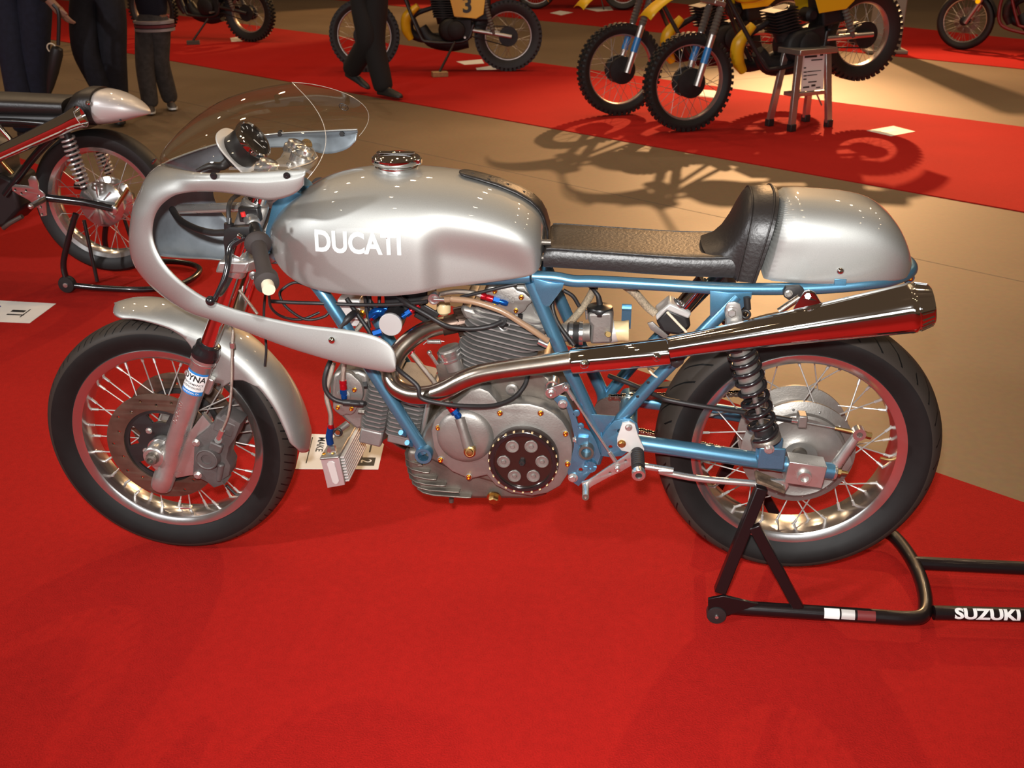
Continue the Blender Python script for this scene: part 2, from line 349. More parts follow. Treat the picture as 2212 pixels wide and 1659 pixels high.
for (a, b, ext) in [((1160, 384), (1478, 452), 6.0), ((1590, 172), (1725, 160), 0.4)]:
    p, q = G(*a, -CT), G(*b, -CT); p.z = q.z = -CT-0.0001; obj('joint', strip(p, q, 0.004, ext), JOINT, fl)
def carpet(pts, label):
    o = obj('carpet', MB().prism([Vector((p[0], p[1], -CT)) for p in pts], (0, 0, CT)), CARPET); return tag(o, label, 'carpet')
def lx(a, b, x):  # y on the line through two floor points
    return a[1]+(b[1]-a[1])*(x-a[0])/(b[0]-a[0])
A, B = Vector((-3.5, 4.75)), G(2212, 1085)
carpet([(-9, lx(A, B, -9)), (-9, -9), (7, -9), (7, lx(A, B, 7))], 'red carpet under the silver racing motorcycle filling the foreground')
n1, n2 = G(360, 129), G(2212, 457); f1, f2 = G(680, 72), G(2212, 274)
carpet([(-14, lx(n1, n2, -14)), (9, lx(n1, n2, 9)), (9, lx(f1, f2, 9)), (-14, lx(f1, f2, -14))], 'middle red carpet runner under the dirt bikes across the bare floor')
n1, n2 = G(862, 13), G(2212, 149); f1, f2 = G(1240, -16), G(2212, 85)
carpet([(-16, lx(n1, n2, -16)), (14, lx(n1, n2, 14)), (14, lx(f1, f2, 14)), (-16, lx(f1, f2, -16))], 'farthest red carpet strip at the top right edge')

# ------------------------------------------------------------------ the silver racing motorcycle
BK = thing('motorcycle', 'silver vintage racing motorcycle with half fairing and blue frame on black stand', 'motorcycle', (0.75, 0, 0))
FA = Vector((0, 0, 0.312)); RA = Vector((1.508, 0, 0.371)); YA = (0, 1, 0)
z1 = ZZ(60, 620, 2.861); zF = ZZ(260, 150, 3.318); e3 = ZZ(660, 600, 3.19); z4 = ZZ(1140, 580, 3.1917); z5 = ZZ(1400, 560, 2.44)
zs = ZZ(1480, 980, 3.022); zc = ZZ(460, 400, 5.927); zf = ZZ(690, 610, 6.635); zo = ZZ(680, 790, 5.925); zh = ZZ(960, 610, 7.541); zt = ZZ(540, 330, 3.3515); zse = ZZ(1120, 380, 2.5136)
def Wp(p, y): return W(p[0], p[1], y)

def wheel(ax, prof, tmat, rimw, nsp, hubr, huby, rimmat, sl):
    t = obj('tyre', MB().lathe(ax, YA, prof, 128, closed=True), tmat, BK, origin=ax, label='%s tyre' % sl)
    w = rimw
    rp = [(.2425, -w), (.2405, -w-.0025), (.224, -w+.001), (.2195, -w+.004), (.2165, -w*.55), (.2145, -w*.2), (.2145, w*.2), (.2165, w*.55), (.2195, w-.004), (.224, w-.001), (.2405, w+.0025), (.2425, w), (.236, w-.006), (.228, w*.4), (.228, -w*.4), (.236, -w+.006)]
    r = obj('rim', MB().lathe(ax, YA, rp, 128, closed=True), rimmat, BK, ang=30)
    # one laced spoke, copied round the rim
    sp = MB(); P0, P1 = Vector((0, 0, 0)), Vector((0, 0, 1))
    for i in range(nsp):
        side = -1 if i % 2 else 1; cr = 1 if (i//2) % 2 else -1
        a = 2*PI*(i+0.5)/nsp; ah = a+cr*(0.62 if hubr < .08 else 0.36)
        p = ax+Vector((hubr*math.cos(ah), side*huby, hubr*math.sin(ah))); q = ax+Vector((.2155*math.cos(a), side*.007, .2155*math.sin(a)))
        L = (q-p).length; key = (round(L, 3), nsp)
        m = SPK.get(key)
        if m is None:
            mb = MB().cyl((0, 0, 0), (0, 0, L-.016), .00165, n=8).cyl((0, 0, L-.018), (0, 0, L+.002), .0033, n=8).sphere((0, 0, L), .0052, (1, 1, .5), 8)
            m = SPK[key] = mesh_of('spoke', mb, SPOKEM)
        inst('spoke', m, p, q-p, r)
    return t, r
SPK = {}
fprof = [(.236, -.033), (.243, -.0375), (.256, -.046), (.272, -.0515), (.286, -.0525), (.297, -.047), (.306, -.034), (.3105, -.018), (.312, 0), (.3105, .018), (.306, .034), (.297, .047), (.286, .0525), (.272, .0515), (.256, .046), (.243, .0375), (.236, .033)]
tf, rf = wheel(FA, fprof, TYRE_F, .036, 36, .052, .034, RIMM, 'slim front')
rprof = [(.236, -.044), (.243, -.049), (.258, -.060), (.274, -.066), (.288, -.067), (.300, -.061), (.312, -.045), (.320, -.024), (.323, 0), (.320, .024), (.312, .045), (.300, .061), (.288, .067), (.274, .066), (.258, .060), (.243, .049), (.236, .044)]
tr, rr_ = wheel(RA, rprof, TYRE_R, .046, 36, .112, .046, RIMM, 'wide rear')
v0 = W(1908, 991, -.01); obj('valve_stem', MB().cyl(RA+(v0-RA).normalized()*.195, RA+(v0-RA).normalized()*.216, .0035), BRASS, rr_)
v0 = FA+Vector((.62, 0, -.72)).normalized()*.17; obj('valve_stem', MB().cyl(FA+(v0-FA).normalized()*.182, FA+(v0-FA).normalized()*.216, .0038), BLACKM, rf)
obj('balance_weight', MB().box(W(402, 1095, -.012), (.014, .007, .003)), ALUB, rf, bevel=.001)
# front hub and twin drilled discs
hub = obj('hub', MB().lathe(FA, YA, [(.012, -.075), (.028, -.07), (.028, -.05), (.055, -.04), (.055, -.030), (.036, -.024), (.036, .024), (.055, .030), (.055, .04), (.028, .05), (.028, .07), (.012, .075)], 40), CAST, BK)
def disc(y):
    holes = [circ(0, 0, .098, 56)]
    for i in range(20): holes.append(circ((.111 if i % 2 else .125)*math.cos(2*PI*i/20), (.111 if i % 2 else .125)*math.sin(2*PI*i/20), .0042, 10))
    mb = flat(circ(0, 0, .140, 72), holes, .006, .0004)
    remap(mb, lambda v: FA+Vector((v.x, y-v.z, v.y))); d = obj('brake_disc', mb, DISCM, BK)
    holes = []
    for i in range(5):
        a = 2*PI*i/5+.35; pts = []
        for s in range(7): t = a-.36+.72*s/6; pts.append((.088*math.cos(t), .088*math.sin(t)))
        for s in range(7): t = a+.27-.54*s/6; pts.append((.062*math.cos(t), .062*math.sin(t)))
        holes.append(pts)
    mb = flat(circ(0, 0, .100, 60), holes+[circ(0, 0, .03, 24)], .007, .0005); yy = y+(.006 if y < 0 else -.006)
    remap(mb, lambda v: FA+Vector((v.x, yy-v.z, v.y))); c = obj('disc_carrier', mb, BLACKM, d)
    for i in range(5):
        a = 2*PI*i/5+.35+PI/5; inst('carrier_bolt', HEXA, FA+Vector((.05*math.cos(a), yy-.004*(1 if y < 0 else -1), .05*math.sin(a))), (0, -1 if y < 0 else 1, 0), d)
disc(-.062); disc(.062)
obj('axle_spacer', MB().lathe(FA, YA, [(.030, -.084), (.030, -.068)], 48).lathe(FA, YA, [(.027, -.0845), (.021, -.09)], 30), ALUB, hub)

# fork: sliders, stanchions, clamps
FD = Vector((.404, 0, .915)).normalized()            # steering axis direction
FB = W(352, 1040, -.098); FB.y = 0
SX = .098
def forkside(s):
    Y = Vector((0, s*SX, 0)); b = FB+Y
    sl = obj('fork_slider', MB().lathe(b, FD, [(.012, -.020), (.022, -.019), (.0255, -.014), (.0265, .0), (.0265, .022), (.0245, .026), (.0250, .12), (.0252, .26), (.0262, .30), (.0262, .352), (.0285, .355), (.0290, .368), (.027, .370), (.02, .371)], 40), ALU, BK)
    # leading axle boss with pinch lug
    ab = FA+Y; ab = Vector((ab.x, ab.y, ab.z))
    obj('axle_boss', MB().lathe(ab, YA, [(.024, -.024), (.026, -.02), (.026, .02), (.024, .024)], 30).prism([ab+Vector((-.012, -.018, .024)), ab+Vector((-.024, -.018, -.012)), b+FD*.03+Vector((-.006, -.018, 0)), b+FD*.10+Vector((-.006, -.018, 0))], (0, .036, 0)), ALU, sl, bevel=.003)
    if s < 0:
        nb = ab+Vector((0, -.024, 0)); obj('axle_nut', MB().lathe(nb, (0, -1, 0), [(.016, 0), (.016, .004), (.013, .004), (.013, .014), (.0075, .016), (.0075, .008)], 12), CASTD, sl)
    st = obj('stanchion', MB().cyl(b+FD*.36, b+FD*.84, .0195, n=32), CHROME, BK)
    obj('dust_seal', MB().lathe(b+FD*.368, FD, [(.0305, 0), (.0315, .006), (.0315, .016), (.028, .024), (.028, .034), (.0205, .038)], 36), BLACK, sl)
    obj('clamp_ring', MB().lathe(b+FD*.352, FD, [(.0262, 0), (.0295, .002), (.0295, .006), (.0262, .008)], 36), ALUB, sl)
    return sl, st, b
slN, stN, bN = forkside(-1); slF, stF, bF = forkside(1)
# sticker and cast lettering wrapped on the near slider
def oncyl(b, rad, u0, h0, rot=0.0):
    d, u, w = ortho(FD); side = NEAR-FD*NEAR.dot(FD); side.normalize(); tang = FD.cross(side)
    def f(v):
        x, y = v.x*math.cos(rot)-v.y*math.sin(rot), v.x*math.sin(rot)+v.y*math.cos(rot)
        a = u0+x/rad; return b+FD*(h0+y)+(side*math.cos(a)+tang*math.sin(a))*(rad+v.z)
    return f
def patch(w, h, nx=16): 
    m = MB(); m.grid([[Vector((-w/2+w*i/nx, -h/2+h*j, 0)) for i in range(nx+1)] for j in (0, 1)]); return m
stk = obj('sticker', remap(patch(.060, .060), oncyl(bN, .02665, .05, .305)), WHITE, slN, label='white and blue suspension sticker')
obj('sticker_band', remap(patch(.060, .0055), oncyl(bN, .02672, .05, .3325)), STKB, slN)
obj('sticker_band', remap(patch(.060, .011), oncyl(bN, .02672, .05, .2805)), STKB, slN)
for body, size, h0, mt, off in (('DYNA', .021, .3185, INK, .0006), ('PERFORMANCE', .0078, .3035, INK, .0001), ('SUSPENSIONS', .0078, .2945, INK, .0001), ('GLENDORA, CA', .0062, .2805, WHITE, .0001)):
    obj('lettering', remap(refine(text_mb(body, size, off), .004), oncyl(bN, .02684, -.06, h0)), mt, slN)
obj('cast_lettering', remap(refine(text_mb('DUCATI', .0165, .0003, .0006), .004), oncyl(bN, .0252, -.55, .214, PI/2)), ALUB, slN)
# caliper lug, caliper, hose
obj('caliper_lug', plate([z1(*p) for p in ((1080, 800), (1130, 860), (1060, 1000), (1040, 1080), (1060, 1150), (920, 1175), (900, 1150), (960, 960))], -.100, .018, bevel=.003), ALU, slN)
def caliper(y, sgn, par):
    cp = obj('caliper', plate([z1(*p) for p in ((1040, 950), (1105, 900), (1140, 860), (1215, 800), (1300, 850), (1270, 930), (1232, 985), (1215, 1060), (1240, 1105), (1232, 1160), (1185, 1190), (1200, 1215), (1150, 1232), (1110, 1200), (1030, 1160), (1035, 1060))] , -.118, .052, bevel=.005), CALM, par)
    c = W(*z1(1110, 1060), -.128)
    obj('piston_cover', MB().lathe(c, (0, -1, 0), [(.030, -.03), (.030, -.002), (.0265, .004), (.0265, .007), (.024, .008), (.022, .006), (.013, .006), (.012, .003), (.004, .003)], 36), CALM, cp)
    for q in ((1040, 960), (1052, 1160)): inst('caliper_bolt', HEXA, W(*z1(*q), -.119), NEAR, cp, 1.25)
    obj('bridge', MB().box(W(*z1(1185, 960), -.100), (.016, .03, .012), (FD.cross(Vector((0, 1, 0))), Vector((0, 1, 0)), FD)).cyl(W(*z1(1195, 1090), -.123), W(*z1(1180, 1200), -.123), .009, .006), CALM, cp, bevel=.004)
    obj('caliper_inner', MB().box(W(*z1(1245, 830), -.085), (.028, .034, .022), (FD.cross(Vector((0, 1, 0))), Vector((0, 1, 0)), FD)), CALM, cp, bevel=.007)
    return cp
cpN = caliper(-.118, -1, BK)
cpF = obj('caliper', MB().prism([W(*z1(*p), -.118)+Vector((0, .185, 0)) for p in ((1040, 950), (1140, 860), (1215, 800), (1300, 850), (1232, 985), (1215, 1060), (1240, 1105), (1185, 1215), (1110, 1200), (1030, 1160), (1035, 1060))], (0, .05, 0)), CALM, BK, bevel=.005)
hp = [W(*z1(1180, 940), -.128), W(*z1(1205, 880), -.130), W(*z1(1240, 790), -.132), W(*z1(1258, 640), -.128), W(*z1(1262, 480), -.122), W(*z1(1264, 360), -.116), W(*z1(1268, 270), -.105), W(*z1(1262, 235), -.07)]
obj('brake_hose', MB().tube(hp, .0034, 10), BRAID, BK)
obj('hose_fitting', MB().cyl(hp[0], hp[0]+(hp[1]-hp[0])*.9, .0065, n=6).cyl(hp[0]-Vector((0, -.006, .006)), hp[0]+Vector((0, -.004, 0)), .009, n=12), ALUB, cpN)
obj('hose_clip', MB().cyl(hp[-3]+Vector((0, 0, -.006)), hp[-3]+Vector((0, 0, .006)), .006), ALUB, BK)

# ---- front fender
def pol(p, y): q = Wp(p, y)-FA; return math.atan2(q.z, q.x), math.hypot(q.x, q.z)
FY = .066
edge = [z1(*p) for p in ((572, 150), (600, 180), (660, 200), (760, 222), (880, 262), (960, 310), (1010, 370), (1028, 440), (1010, 520), (1000, 590))]
edge2 = [z1(*p) for p in ((1150, 660), (1200, 600), (1260, 578), (1330, 578), (1420, 620), (1500, 720), (1570, 850), (1620, 970), (1660, 1015))]
ep = [pol(p, -FY*(.35 if i < 1 else .7 if i < 2 else 1)) for i, p in enumerate(edge)]+[pol(p, -FY) for p in edge2]
th0 = pol(z1(566, 150), 0)[0]+.01; th1 = pol(z1(1690, 1025), -.03)[0]-.02
etab = sorted([(a, r) for a, r in ep])
def re_(a): return interp(etab, a)
ctab = sorted([pol(z1(*p), 0) for p in ((570, 150), (640, 105), (760, 92), (860, 95))])
def fender():
    rows = []; N = 72
    for i in range(N+1):
        a = th0+(th1-th0)*i/N
        tipf = math.sqrt(max(0, 1-(1-min(1, (th0-a)/.16))**2)) if th0 > th1 else 1
        tipr = math.sqrt(max(0, 1-(1-min(1, (a-th1)/.20))**2))
        w = FY*max(.04, min(tipf, 1))*max(.25, tipr)
        R = .346+.012*sm((a-1.3)/.6)
        re = min(re_(a), R-.012*w/FY); rs = max(re, R-.042)
        half = [(re+(rs-re)*t/4, -w) for t in range(4)]+[(rs+(R-rs)*math.sin(t*PI/2/10), -w*math.cos(t*PI/2/10)) for t in range(11)]
        full = half+[(r, -y) for r, y in half[-2::-1]]
        rows.append([FA+Vector((r*math.cos(a), y, r*math.sin(a))) for r, y in full])
    return MB().grid(rows)
fd = obj('front_fender', fender(), SILVER, BK, solid=.003, ang=60)
for q in ((990, 530), ): inst('fender_bolt', HEXA, W(*z1(*q), -.074), NEAR, fd, 1.0)
obj('fender_stay', MB().box(W(*z1(1110, 600), -.075), (.014, .010, .022), (FD.cross(Vector((0, 1, 0))), Vector((0, 1, 0)), FD)), ALU, fd, bevel=.004)
# ---- half fairing: ribs run from the side cut-out edge to the screen edge / nose centreline / lower lip
RIBS = [  # (cut-out edge px, py, y), (outer edge px, py, y)
 ((657, 399, -.213), (661, 366, -.210)), ((640, 416, -.214), (645, 367, -.2105)), ((616, 427, -.216), (615, 368, -.211)), ((579, 433, -.217), (570, 371, -.213)), ((531, 424, -.218), (520, 373, -.213)), ((490, 417, -.216), (480, 374, -.211)),
 ((455, 414, -.212), (445, 374, -.203)), ((425, 414, -.207), (413, 371, -.185)), ((398, 417, -.201), (386, 366, -.150)), ((376, 423, -.196), (360, 359, -.085)),
 ((355, 437, -.189), (344, 356, 0)), ((343, 450, -.184), (327, 390, 0)), ((334, 467, -.180), (313, 421, 0)), ((329.5, 487, -.177), (307, 452, 0)), ((328.5, 505, -.176), (303, 485, 0)),
 ((331, 521, -.177), (304, 512, 0)), ((338, 541, -.179), (308, 540, -.004)), ((350, 563, -.182), (317, 570, -.03)), ((366, 584, -.186), (332, 602, -.075)), ((386, 604, -.191), (353, 631, -.118)), ((411, 624, -.197), (381, 655, -.150)),
 ((447, 645, -.204), (420, 677, -.178)), ((490, 662, -.211), (474, 695, -.198)), ((540, 677, -.218), (540, 719, -.212)), ((600, 691, -.225), (610, 746, -.222)), ((660, 702, -.231), (665, 764, -.230)), ((720, 709, -.236), (720, 780, -.236)),
 ((775, 717, -.240), (775, 793, -.240)), ((812, 727, -.241), (812, 800, -.241)), ((836, 740, -.241), (836, 804, -.241)), ((851, 757, -.241), (848, 804, -.241)), ((857, 778, -.241), (855, 800, -.241))]
NR = 14
def fairing_half(s):
    rows = []
    for ri, (a, b) in enumerate(RIBS):
        P, Q = W(*a), W(*b); row = []
        for j in range(NR+1):
            f = j/NR*PI/2; t = 1-math.cos(f); q = math.sin(f)
            p = Vector((P.x+(Q.x-P.x)*q, P.y+(Q.y-P.y)*t, P.z+(Q.z-P.z)*q))
            p.y -= .006*math.sin(2*f)*(1 if ri < 8 or ri > 20 else 0)
            if ri < 9: p.y += .0035*sm((q-.70)/.08)      # recessed flange under the screen
            p.y *= -s; row.append(p)
        rows.append(row)
    ys = [r for r in rows]
    # finer along the ribs
    cols = [crom([rows[i][j] for i in range(len(rows))], 3) for j in range(NR+1)]
    return [[cols[j][i] for j in range(NR+1)] for i in range(len(cols[0]))]
fm = MB()
h1 = fairing_half(-1); fm.grid(h1); fm.grid(fairing_half(1))
fair = obj('fairing', fm, [SILVER, PRIMER], BK, solid=.0035, ang=60, label='silver half fairing with grey primer inside')
# orient shell outwards
me = fair.data
bm = bmesh.new(); bm.from_mesh(me)
def near0(v): return abs(v.co.y) < 2e-4
for v in bm.verts:
    if near0(v): v.co.y = 0
bmesh.ops.remove_doubles(bm, verts=[v for v in bm.verts if v.co.y == 0], dist=.002); bmesh.ops.recalc_face_normals(bm, faces=bm.faces)
bm.faces.ensure_lookup_table(); q = max(bm.faces, key=lambda f: -f.calc_center_median().y*1 - abs(f.calc_center_median().z-1.0))
if q.normal.y > 0: bmesh.ops.reverse_faces(bm, faces=bm.faces)
bm.to_mesh(me); bm.free(); me.shade_smooth(); me.set_sharp_from_angle(angle=math.radians(60))
for q in ((462, 380), (620, 380)):
    c = W(*q, -.216); inst('screen_screw', SCREWB, c, NEAR, fair); c2 = c.copy(); c2.y = -c.y; inst('screen_screw', SCREWB, c2, -NEAR, fair)
    obj('screw_nut', MB().cyl(c2+Vector((0, -.012, 0)), c2+Vector((0, -.001, 0)), .006, n=6), BLACKM, fair)
inst('screen_screw', SCREWB, W(338, 353, -.004)+Vector((-.004, 0, .004)), (-.8, 0, .6), fair, 1.05)
c = W(717, 735, -.242); inst('dome_screw', SCREWC, c, NEAR, fair); inst('dome_screw', SCREWC, Vector((c.x, -c.y, c.z)), -NEAR, fair)
obj('headstock_stay', MB().cyl(W(385, 452, .06), W(520, 447, .02), .011, n=16), ALU, fair)
bd = W(664, 311, .208)
obj('round_emblem', remap(flat(circ(0, 0, .0135, 30), [], .0006), lambda v: bd+Vector((v.x, -.006-v.z, v.y))), BRASS, fair)
obj('emblem_lettering', remap(text_mb('MOTO', .0075), lambda v: bd+Vector((v.x, -.0068, v.y+.006))), INK, fair); obj('emblem_lettering', remap(text_mb('CUSTOM', .0058), lambda v: bd+Vector((v.x, -.0068, v.y-.006))), INK, fair)
# ---- clear bubble screen
BOT = [(344, 356, 0), (360, 359, -.085), (386, 366, -.150), (413, 371, -.185), (445, 374, -.203), (480, 374, -.211), (520, 373, -.213), (570, 371, -.213), (615, 368, -.211), (664, 386, -.212)]
TOPC = [(344, 352), (362, 318), (388, 286), (420, 255), (455, 230), (490, 212), (527, 199), (562, 190), (598, 183), (631, 178)]
def screen():
    rows = []; B = crom([W(*p) for p in BOT], 4); T = crom([W(*p, 0) for p in TOPC], 4); n = len(B)
    for i in range(n):
        k = i/(n-1); row = []
        for j in range(19):
            f = j/18*PI/2; p = Vector((B[i].x+(T[i].x-B[i].x)*math.sin(f), B[i].y*math.cos(f)**.9, B[i].z+(T[i].z-B[i].z)*math.sin(f)**1.05))
            p.x += .085*math.sin(2*f)*k*k; p.z -= .022*math.sin(2*f)*k*k; row.append(p)
        row += [Vector((p.x, -p.y, p.z)) for p in row[-2::-1]]
        rows.append(row)
    return rows
sr = screen()
scr = obj('windscreen', MB().grid(sr[1:]), CLEAR, BK, ang=80, label='clear bubble windscreen')
obj('polished_edge', MB().tube(sr[-1], .0007, 6, 0), M('lit_acrylic_edge', (0.42, 0.37, 0.31), 0.0, 0.2, coat=1), scr)  # pale tube colour stands in for light caught along the screen edge
mk = sr[-5][29]; obj('maker_mark', MB().torus(mk, (0.2, .75, .6), .011, .0008, 24, 6).torus(mk, (0.2, .75, .6), .006, .0006, 20, 6), BLACKM, scr)

# ---- rev counter on its bracket
TA = Vector((.80, -.10, .59)).normalized(); tc0 = W(*zF(962, 497), -.015)
du = (TA.cross(Vector((0, 1, 0)))).normalized()
tg = obj('rev_counter', MB().lathe(tc0-TA*.068, TA, [(.018, -.006), (.036, 0), (.0405, .006), (.0405, .060), (.038, .062)], 40), BPLAST, BK)
obj('chrome_bezel', MB().lathe(tc0-TA*.012, TA, [(.041, 0), (.0445, .002), (.0455, .008), (.0445, .013), (.041, .015), (.0385, .012), (.0385, .004)], 48, closed=True), CHROME, tg)
obj('dial', MB().lathe(tc0-TA*.006, TA, [(.0001, 0), (.039, 0)], 40, cap=False), M('dial_black', (0.02, 0.018, 0.016), 0, .5), tg)
obj('dial_lens', MB().lathe(tc0+TA*.001, TA, [(.0001, 0), (.0385, 0)], 40, cap=False), LENS, tg)
tu = Vector((0, 1, 0))-TA*TA.y; tu.normalize(); tv = TA.cross(tu)*-1
if tv.z < 0: tv = -tv
for i in range(11):
    a = math.radians(230-28*i); p = tc0-TA*.005+(tu*math.cos(a)*-1+tv*math.sin(a))*.032
    obj('dial_mark', MB().box(p, (.0009, .0035, .0004), (TA.cross(((p-tc0).normalized())).normalized(), (p-(tc0-TA*.005)).normalized(), TA)), WHITE, tg)
obj('needle', MB().prism([tc0-TA*.004+tu*.004, tc0-TA*.004-tu*.0, tc0-TA*.004+tu*.012-tv*.026], TA*.0006), WHITE, tg)
# bracket plate behind the cup
bo = [(-.052, .014), (-.045, .04), (-.02, .056), (.02, .056), (.045, .04), (.052, .012), (.045, -.03), (.036, -.075), (.030, -.12), (-.030, -.12), (-.036, -.075), (-.045, -.03)]
bo = [(p.x, p.y) for p in crom([Vector((a, b, 0)) for a, b in bo], 4, True)]
bq = tc0-TA*.052
obj('gauge_bracket', remap(flat(bo, [circ(0, 0, .041, 32)], .004, .0006), lambda v: bq+tu*v.x+tv*v.y+TA*v.z), GREYP, BK)
obj('gauge_drive', MB().tube([tc0-TA*.07, tc0-TA*.10+Vector((0, -.005, -.002)), W(*zF(640, 690), -.03), W(*zF(545, 730), -.04)], [.011, .010, .007, .004], 12), RUB, tg)

# ---- steering head: yokes, caps
def fk(s, h): return FB+Vector((0, s*SX, 0))+FD*h
yo = MB()
yo.prism([fk(-1, .822)+Vector((-.03, -.03, 0)), fk(-1, .822)+Vector((.035, -.028, 0)), fk(0, .822)+Vector((.075, -.03, 0)), fk(0, .822)+Vector((.075, .03, 0)), fk(1, .822)+Vector((.035, .028, 0)), fk(1, .822)+Vector((-.03, .03, 0)), fk(0, .822)+Vector((-.01, .02, 0)), fk(0, .822)+Vector((-.01, -.02, 0))], FD*.022)
ty = obj('top_yoke', yo, ALU, BK, bevel=.004)
for s in (-1, 1): obj('fork_cap', MB().lathe(fk(s, .835), FD, [(.026, 0), (.026, .014), (.021, .018), (.021, .026), (.017, .028), (.008, .028), (.008, .02)], 30), ALUB, ty)
obj('stem_nut', MB().lathe(fk(0, .835)+Vector((.045, 0, 0)), FD, [(.026, 0), (.026, .02), (.020, .024), (.020, .034), (.011, .036), (.010, .026)], 24), ALUB, ty)
for s in (-1, 1): inst('yoke_bolt', ALLEN, fk(s*.55, .843)+Vector((.035, 0, 0)), FD, ty, 1.3)
lyk = obj('lower_yoke', MB().prism([fk(-1, .600)+Vector((-.032, -.03, 0)), fk(-1, .600)+Vector((.035, -.03, 0)), fk(0, .600)+Vector((.08, -.03, 0)), fk(0, .600)+Vector((.08, .03, 0)), fk(1, .600)+Vector((.035, .03, 0)), fk(1, .600)+Vector((-.032, .03, 0))], FD*.03), ALU, BK, bevel=.005)
for s in (-1, 1): obj('yoke_clamp', MB().lathe(fk(s, .592), FD, [(.0275, 0), (.0285, .003), (.0285, .042), (.0265, .046), (.0205, .048)], 36), ALU, lyk)
inst('pinch_bolt', ALLEN, W(*zc(515, 1150), -.118), (.4, -1, -.2), lyk, 1.5)
# ---- clip-on bars with grips, perch and lever
def bars(s):
    m = lambda v: Vector((v.x, v.y*(-s), v.z))
    root = fk(-1, .70); e0, e1 = W(*zc(500, 430), -.135), W(*zc(715, 1340), -.385)
    d = (e1-e0).normalized(); L = (e1-e0).length
    cl = obj('clip_on', MB().lathe(m(root-FD*.0), FD, [(.0285, 0), (.0295, .003), (.0295, .062), (.0275, .066), (.0205, .068)], 36).cyl(m(root+FD*.035+Vector((0, -.012, 0))), m(e0+d*.03), .0175, .0150, 20), ALU, BK)
    obj('bar', MB().cyl(m(e0-d*.012), m(e0+d*.115), .0113, n=20), ALUB, cl)
    obj('bar_clamp', MB().cyl(m(e0+d*.035), m(e0+d*.072), .0145, n=20).box(m(e0+Vector((-.006, .01, .008))), (.022, .012, .016)), BPLAST, cl, bevel=.003)
    g0 = e0+d*.10
    obj('grip', MB().lathe(m(g0), m(d), [(.015, 0), (.0265, .001), (.0275, .006), (.0250, .012), (.0162, .018), (.0155, .07), (.0162, L*.86-.11), (.0235, L*.86-.105), (.0235, L*.86-.085), (.015, L*.86-.08)], 32), GRIP, cl)
    obj('bar_end', MB().cyl(m(e1-d*.045), m(e1), .0115, .0125, 24), CREAM, cl)
    return cl, e0, e1, d
clN, e0, e1, bd_ = bars(-1); bars(1)
pc = W(*zc(250, 600), -.190)
per = obj('lever_perch', plate([zc(*p) for p in ((175, 560), (300, 560), (440, 550), (450, 640), (400, 690), (300, 690), (240, 700), (215, 790), (165, 850), (150, 700))], -.215, .022, bevel=.004), BPLAST, clN)
obj('perch_band', MB().cyl(e0+bd_*.058, e0+bd_*.082, .0168, n=20), BPLAST, clN)
lev = [W(*zc(420, 665), -.222), W(*zc(300, 720), -.224), W(*zc(225, 790), -.228), W(*zc(205, 880), -.235), W(*zc(190, 1020), -.250), W(*zc(150, 1190), -.262), W(*zc(95, 1310), -.268), W(*zc(45, 1410), -.272), W(*zc(15, 1460), -.274)]
lv = obj('clutch_lever', MB().tube(lev, [.006, .0075, .0075, .007, .0065, .006, .0055, .005, .005], 14).sphere(W(*zc(-30, 1480), -.276), .0105), BLACK, clN)
inst('pivot_screw', SCREWC, W(*zc(340, 655), -.228), NEAR, lv, .8)
obj('cable_adjuster', MB().cyl(W(*zc(215, 420), -.2), W(*zc(205, 530), -.205), .0045, n=12).cyl(W(*zc(205, 490), -.205), W(*zc(205, 560), -.205), .010, n=14), BPLAST, clN)
obj('clutch_cable', MB().tube([W(*zc(205, 480), -.203), W(*zc(200, 320), -.19), W(*zc(215, 230), -.17), W(*zc(260, 165), -.12), W(*zc(330, 120), -.06)], .0048, 10), RUB, BK)
obj('wiring_loom', MB().tube([W(*zF(370, 1000), .02), W(*zF(430, 1080), -.02), W(*zF(540, 1140), -.08), W(*zF(660, 1170), -.14), W(*zF(760, 1170), -.17)], .0075, 12), RUB, BK)
obj('kill_switch', MB().cyl(W(*zc(395, 400), -.19), W(*zc(380, 345), -.19), .005), REDP, clN)
obj('steering_damper_rod', MB().cyl(W(*zc(335, 1340), -.04), W(*zc(570, 1650), -.04), .0035), BRAID, BK)

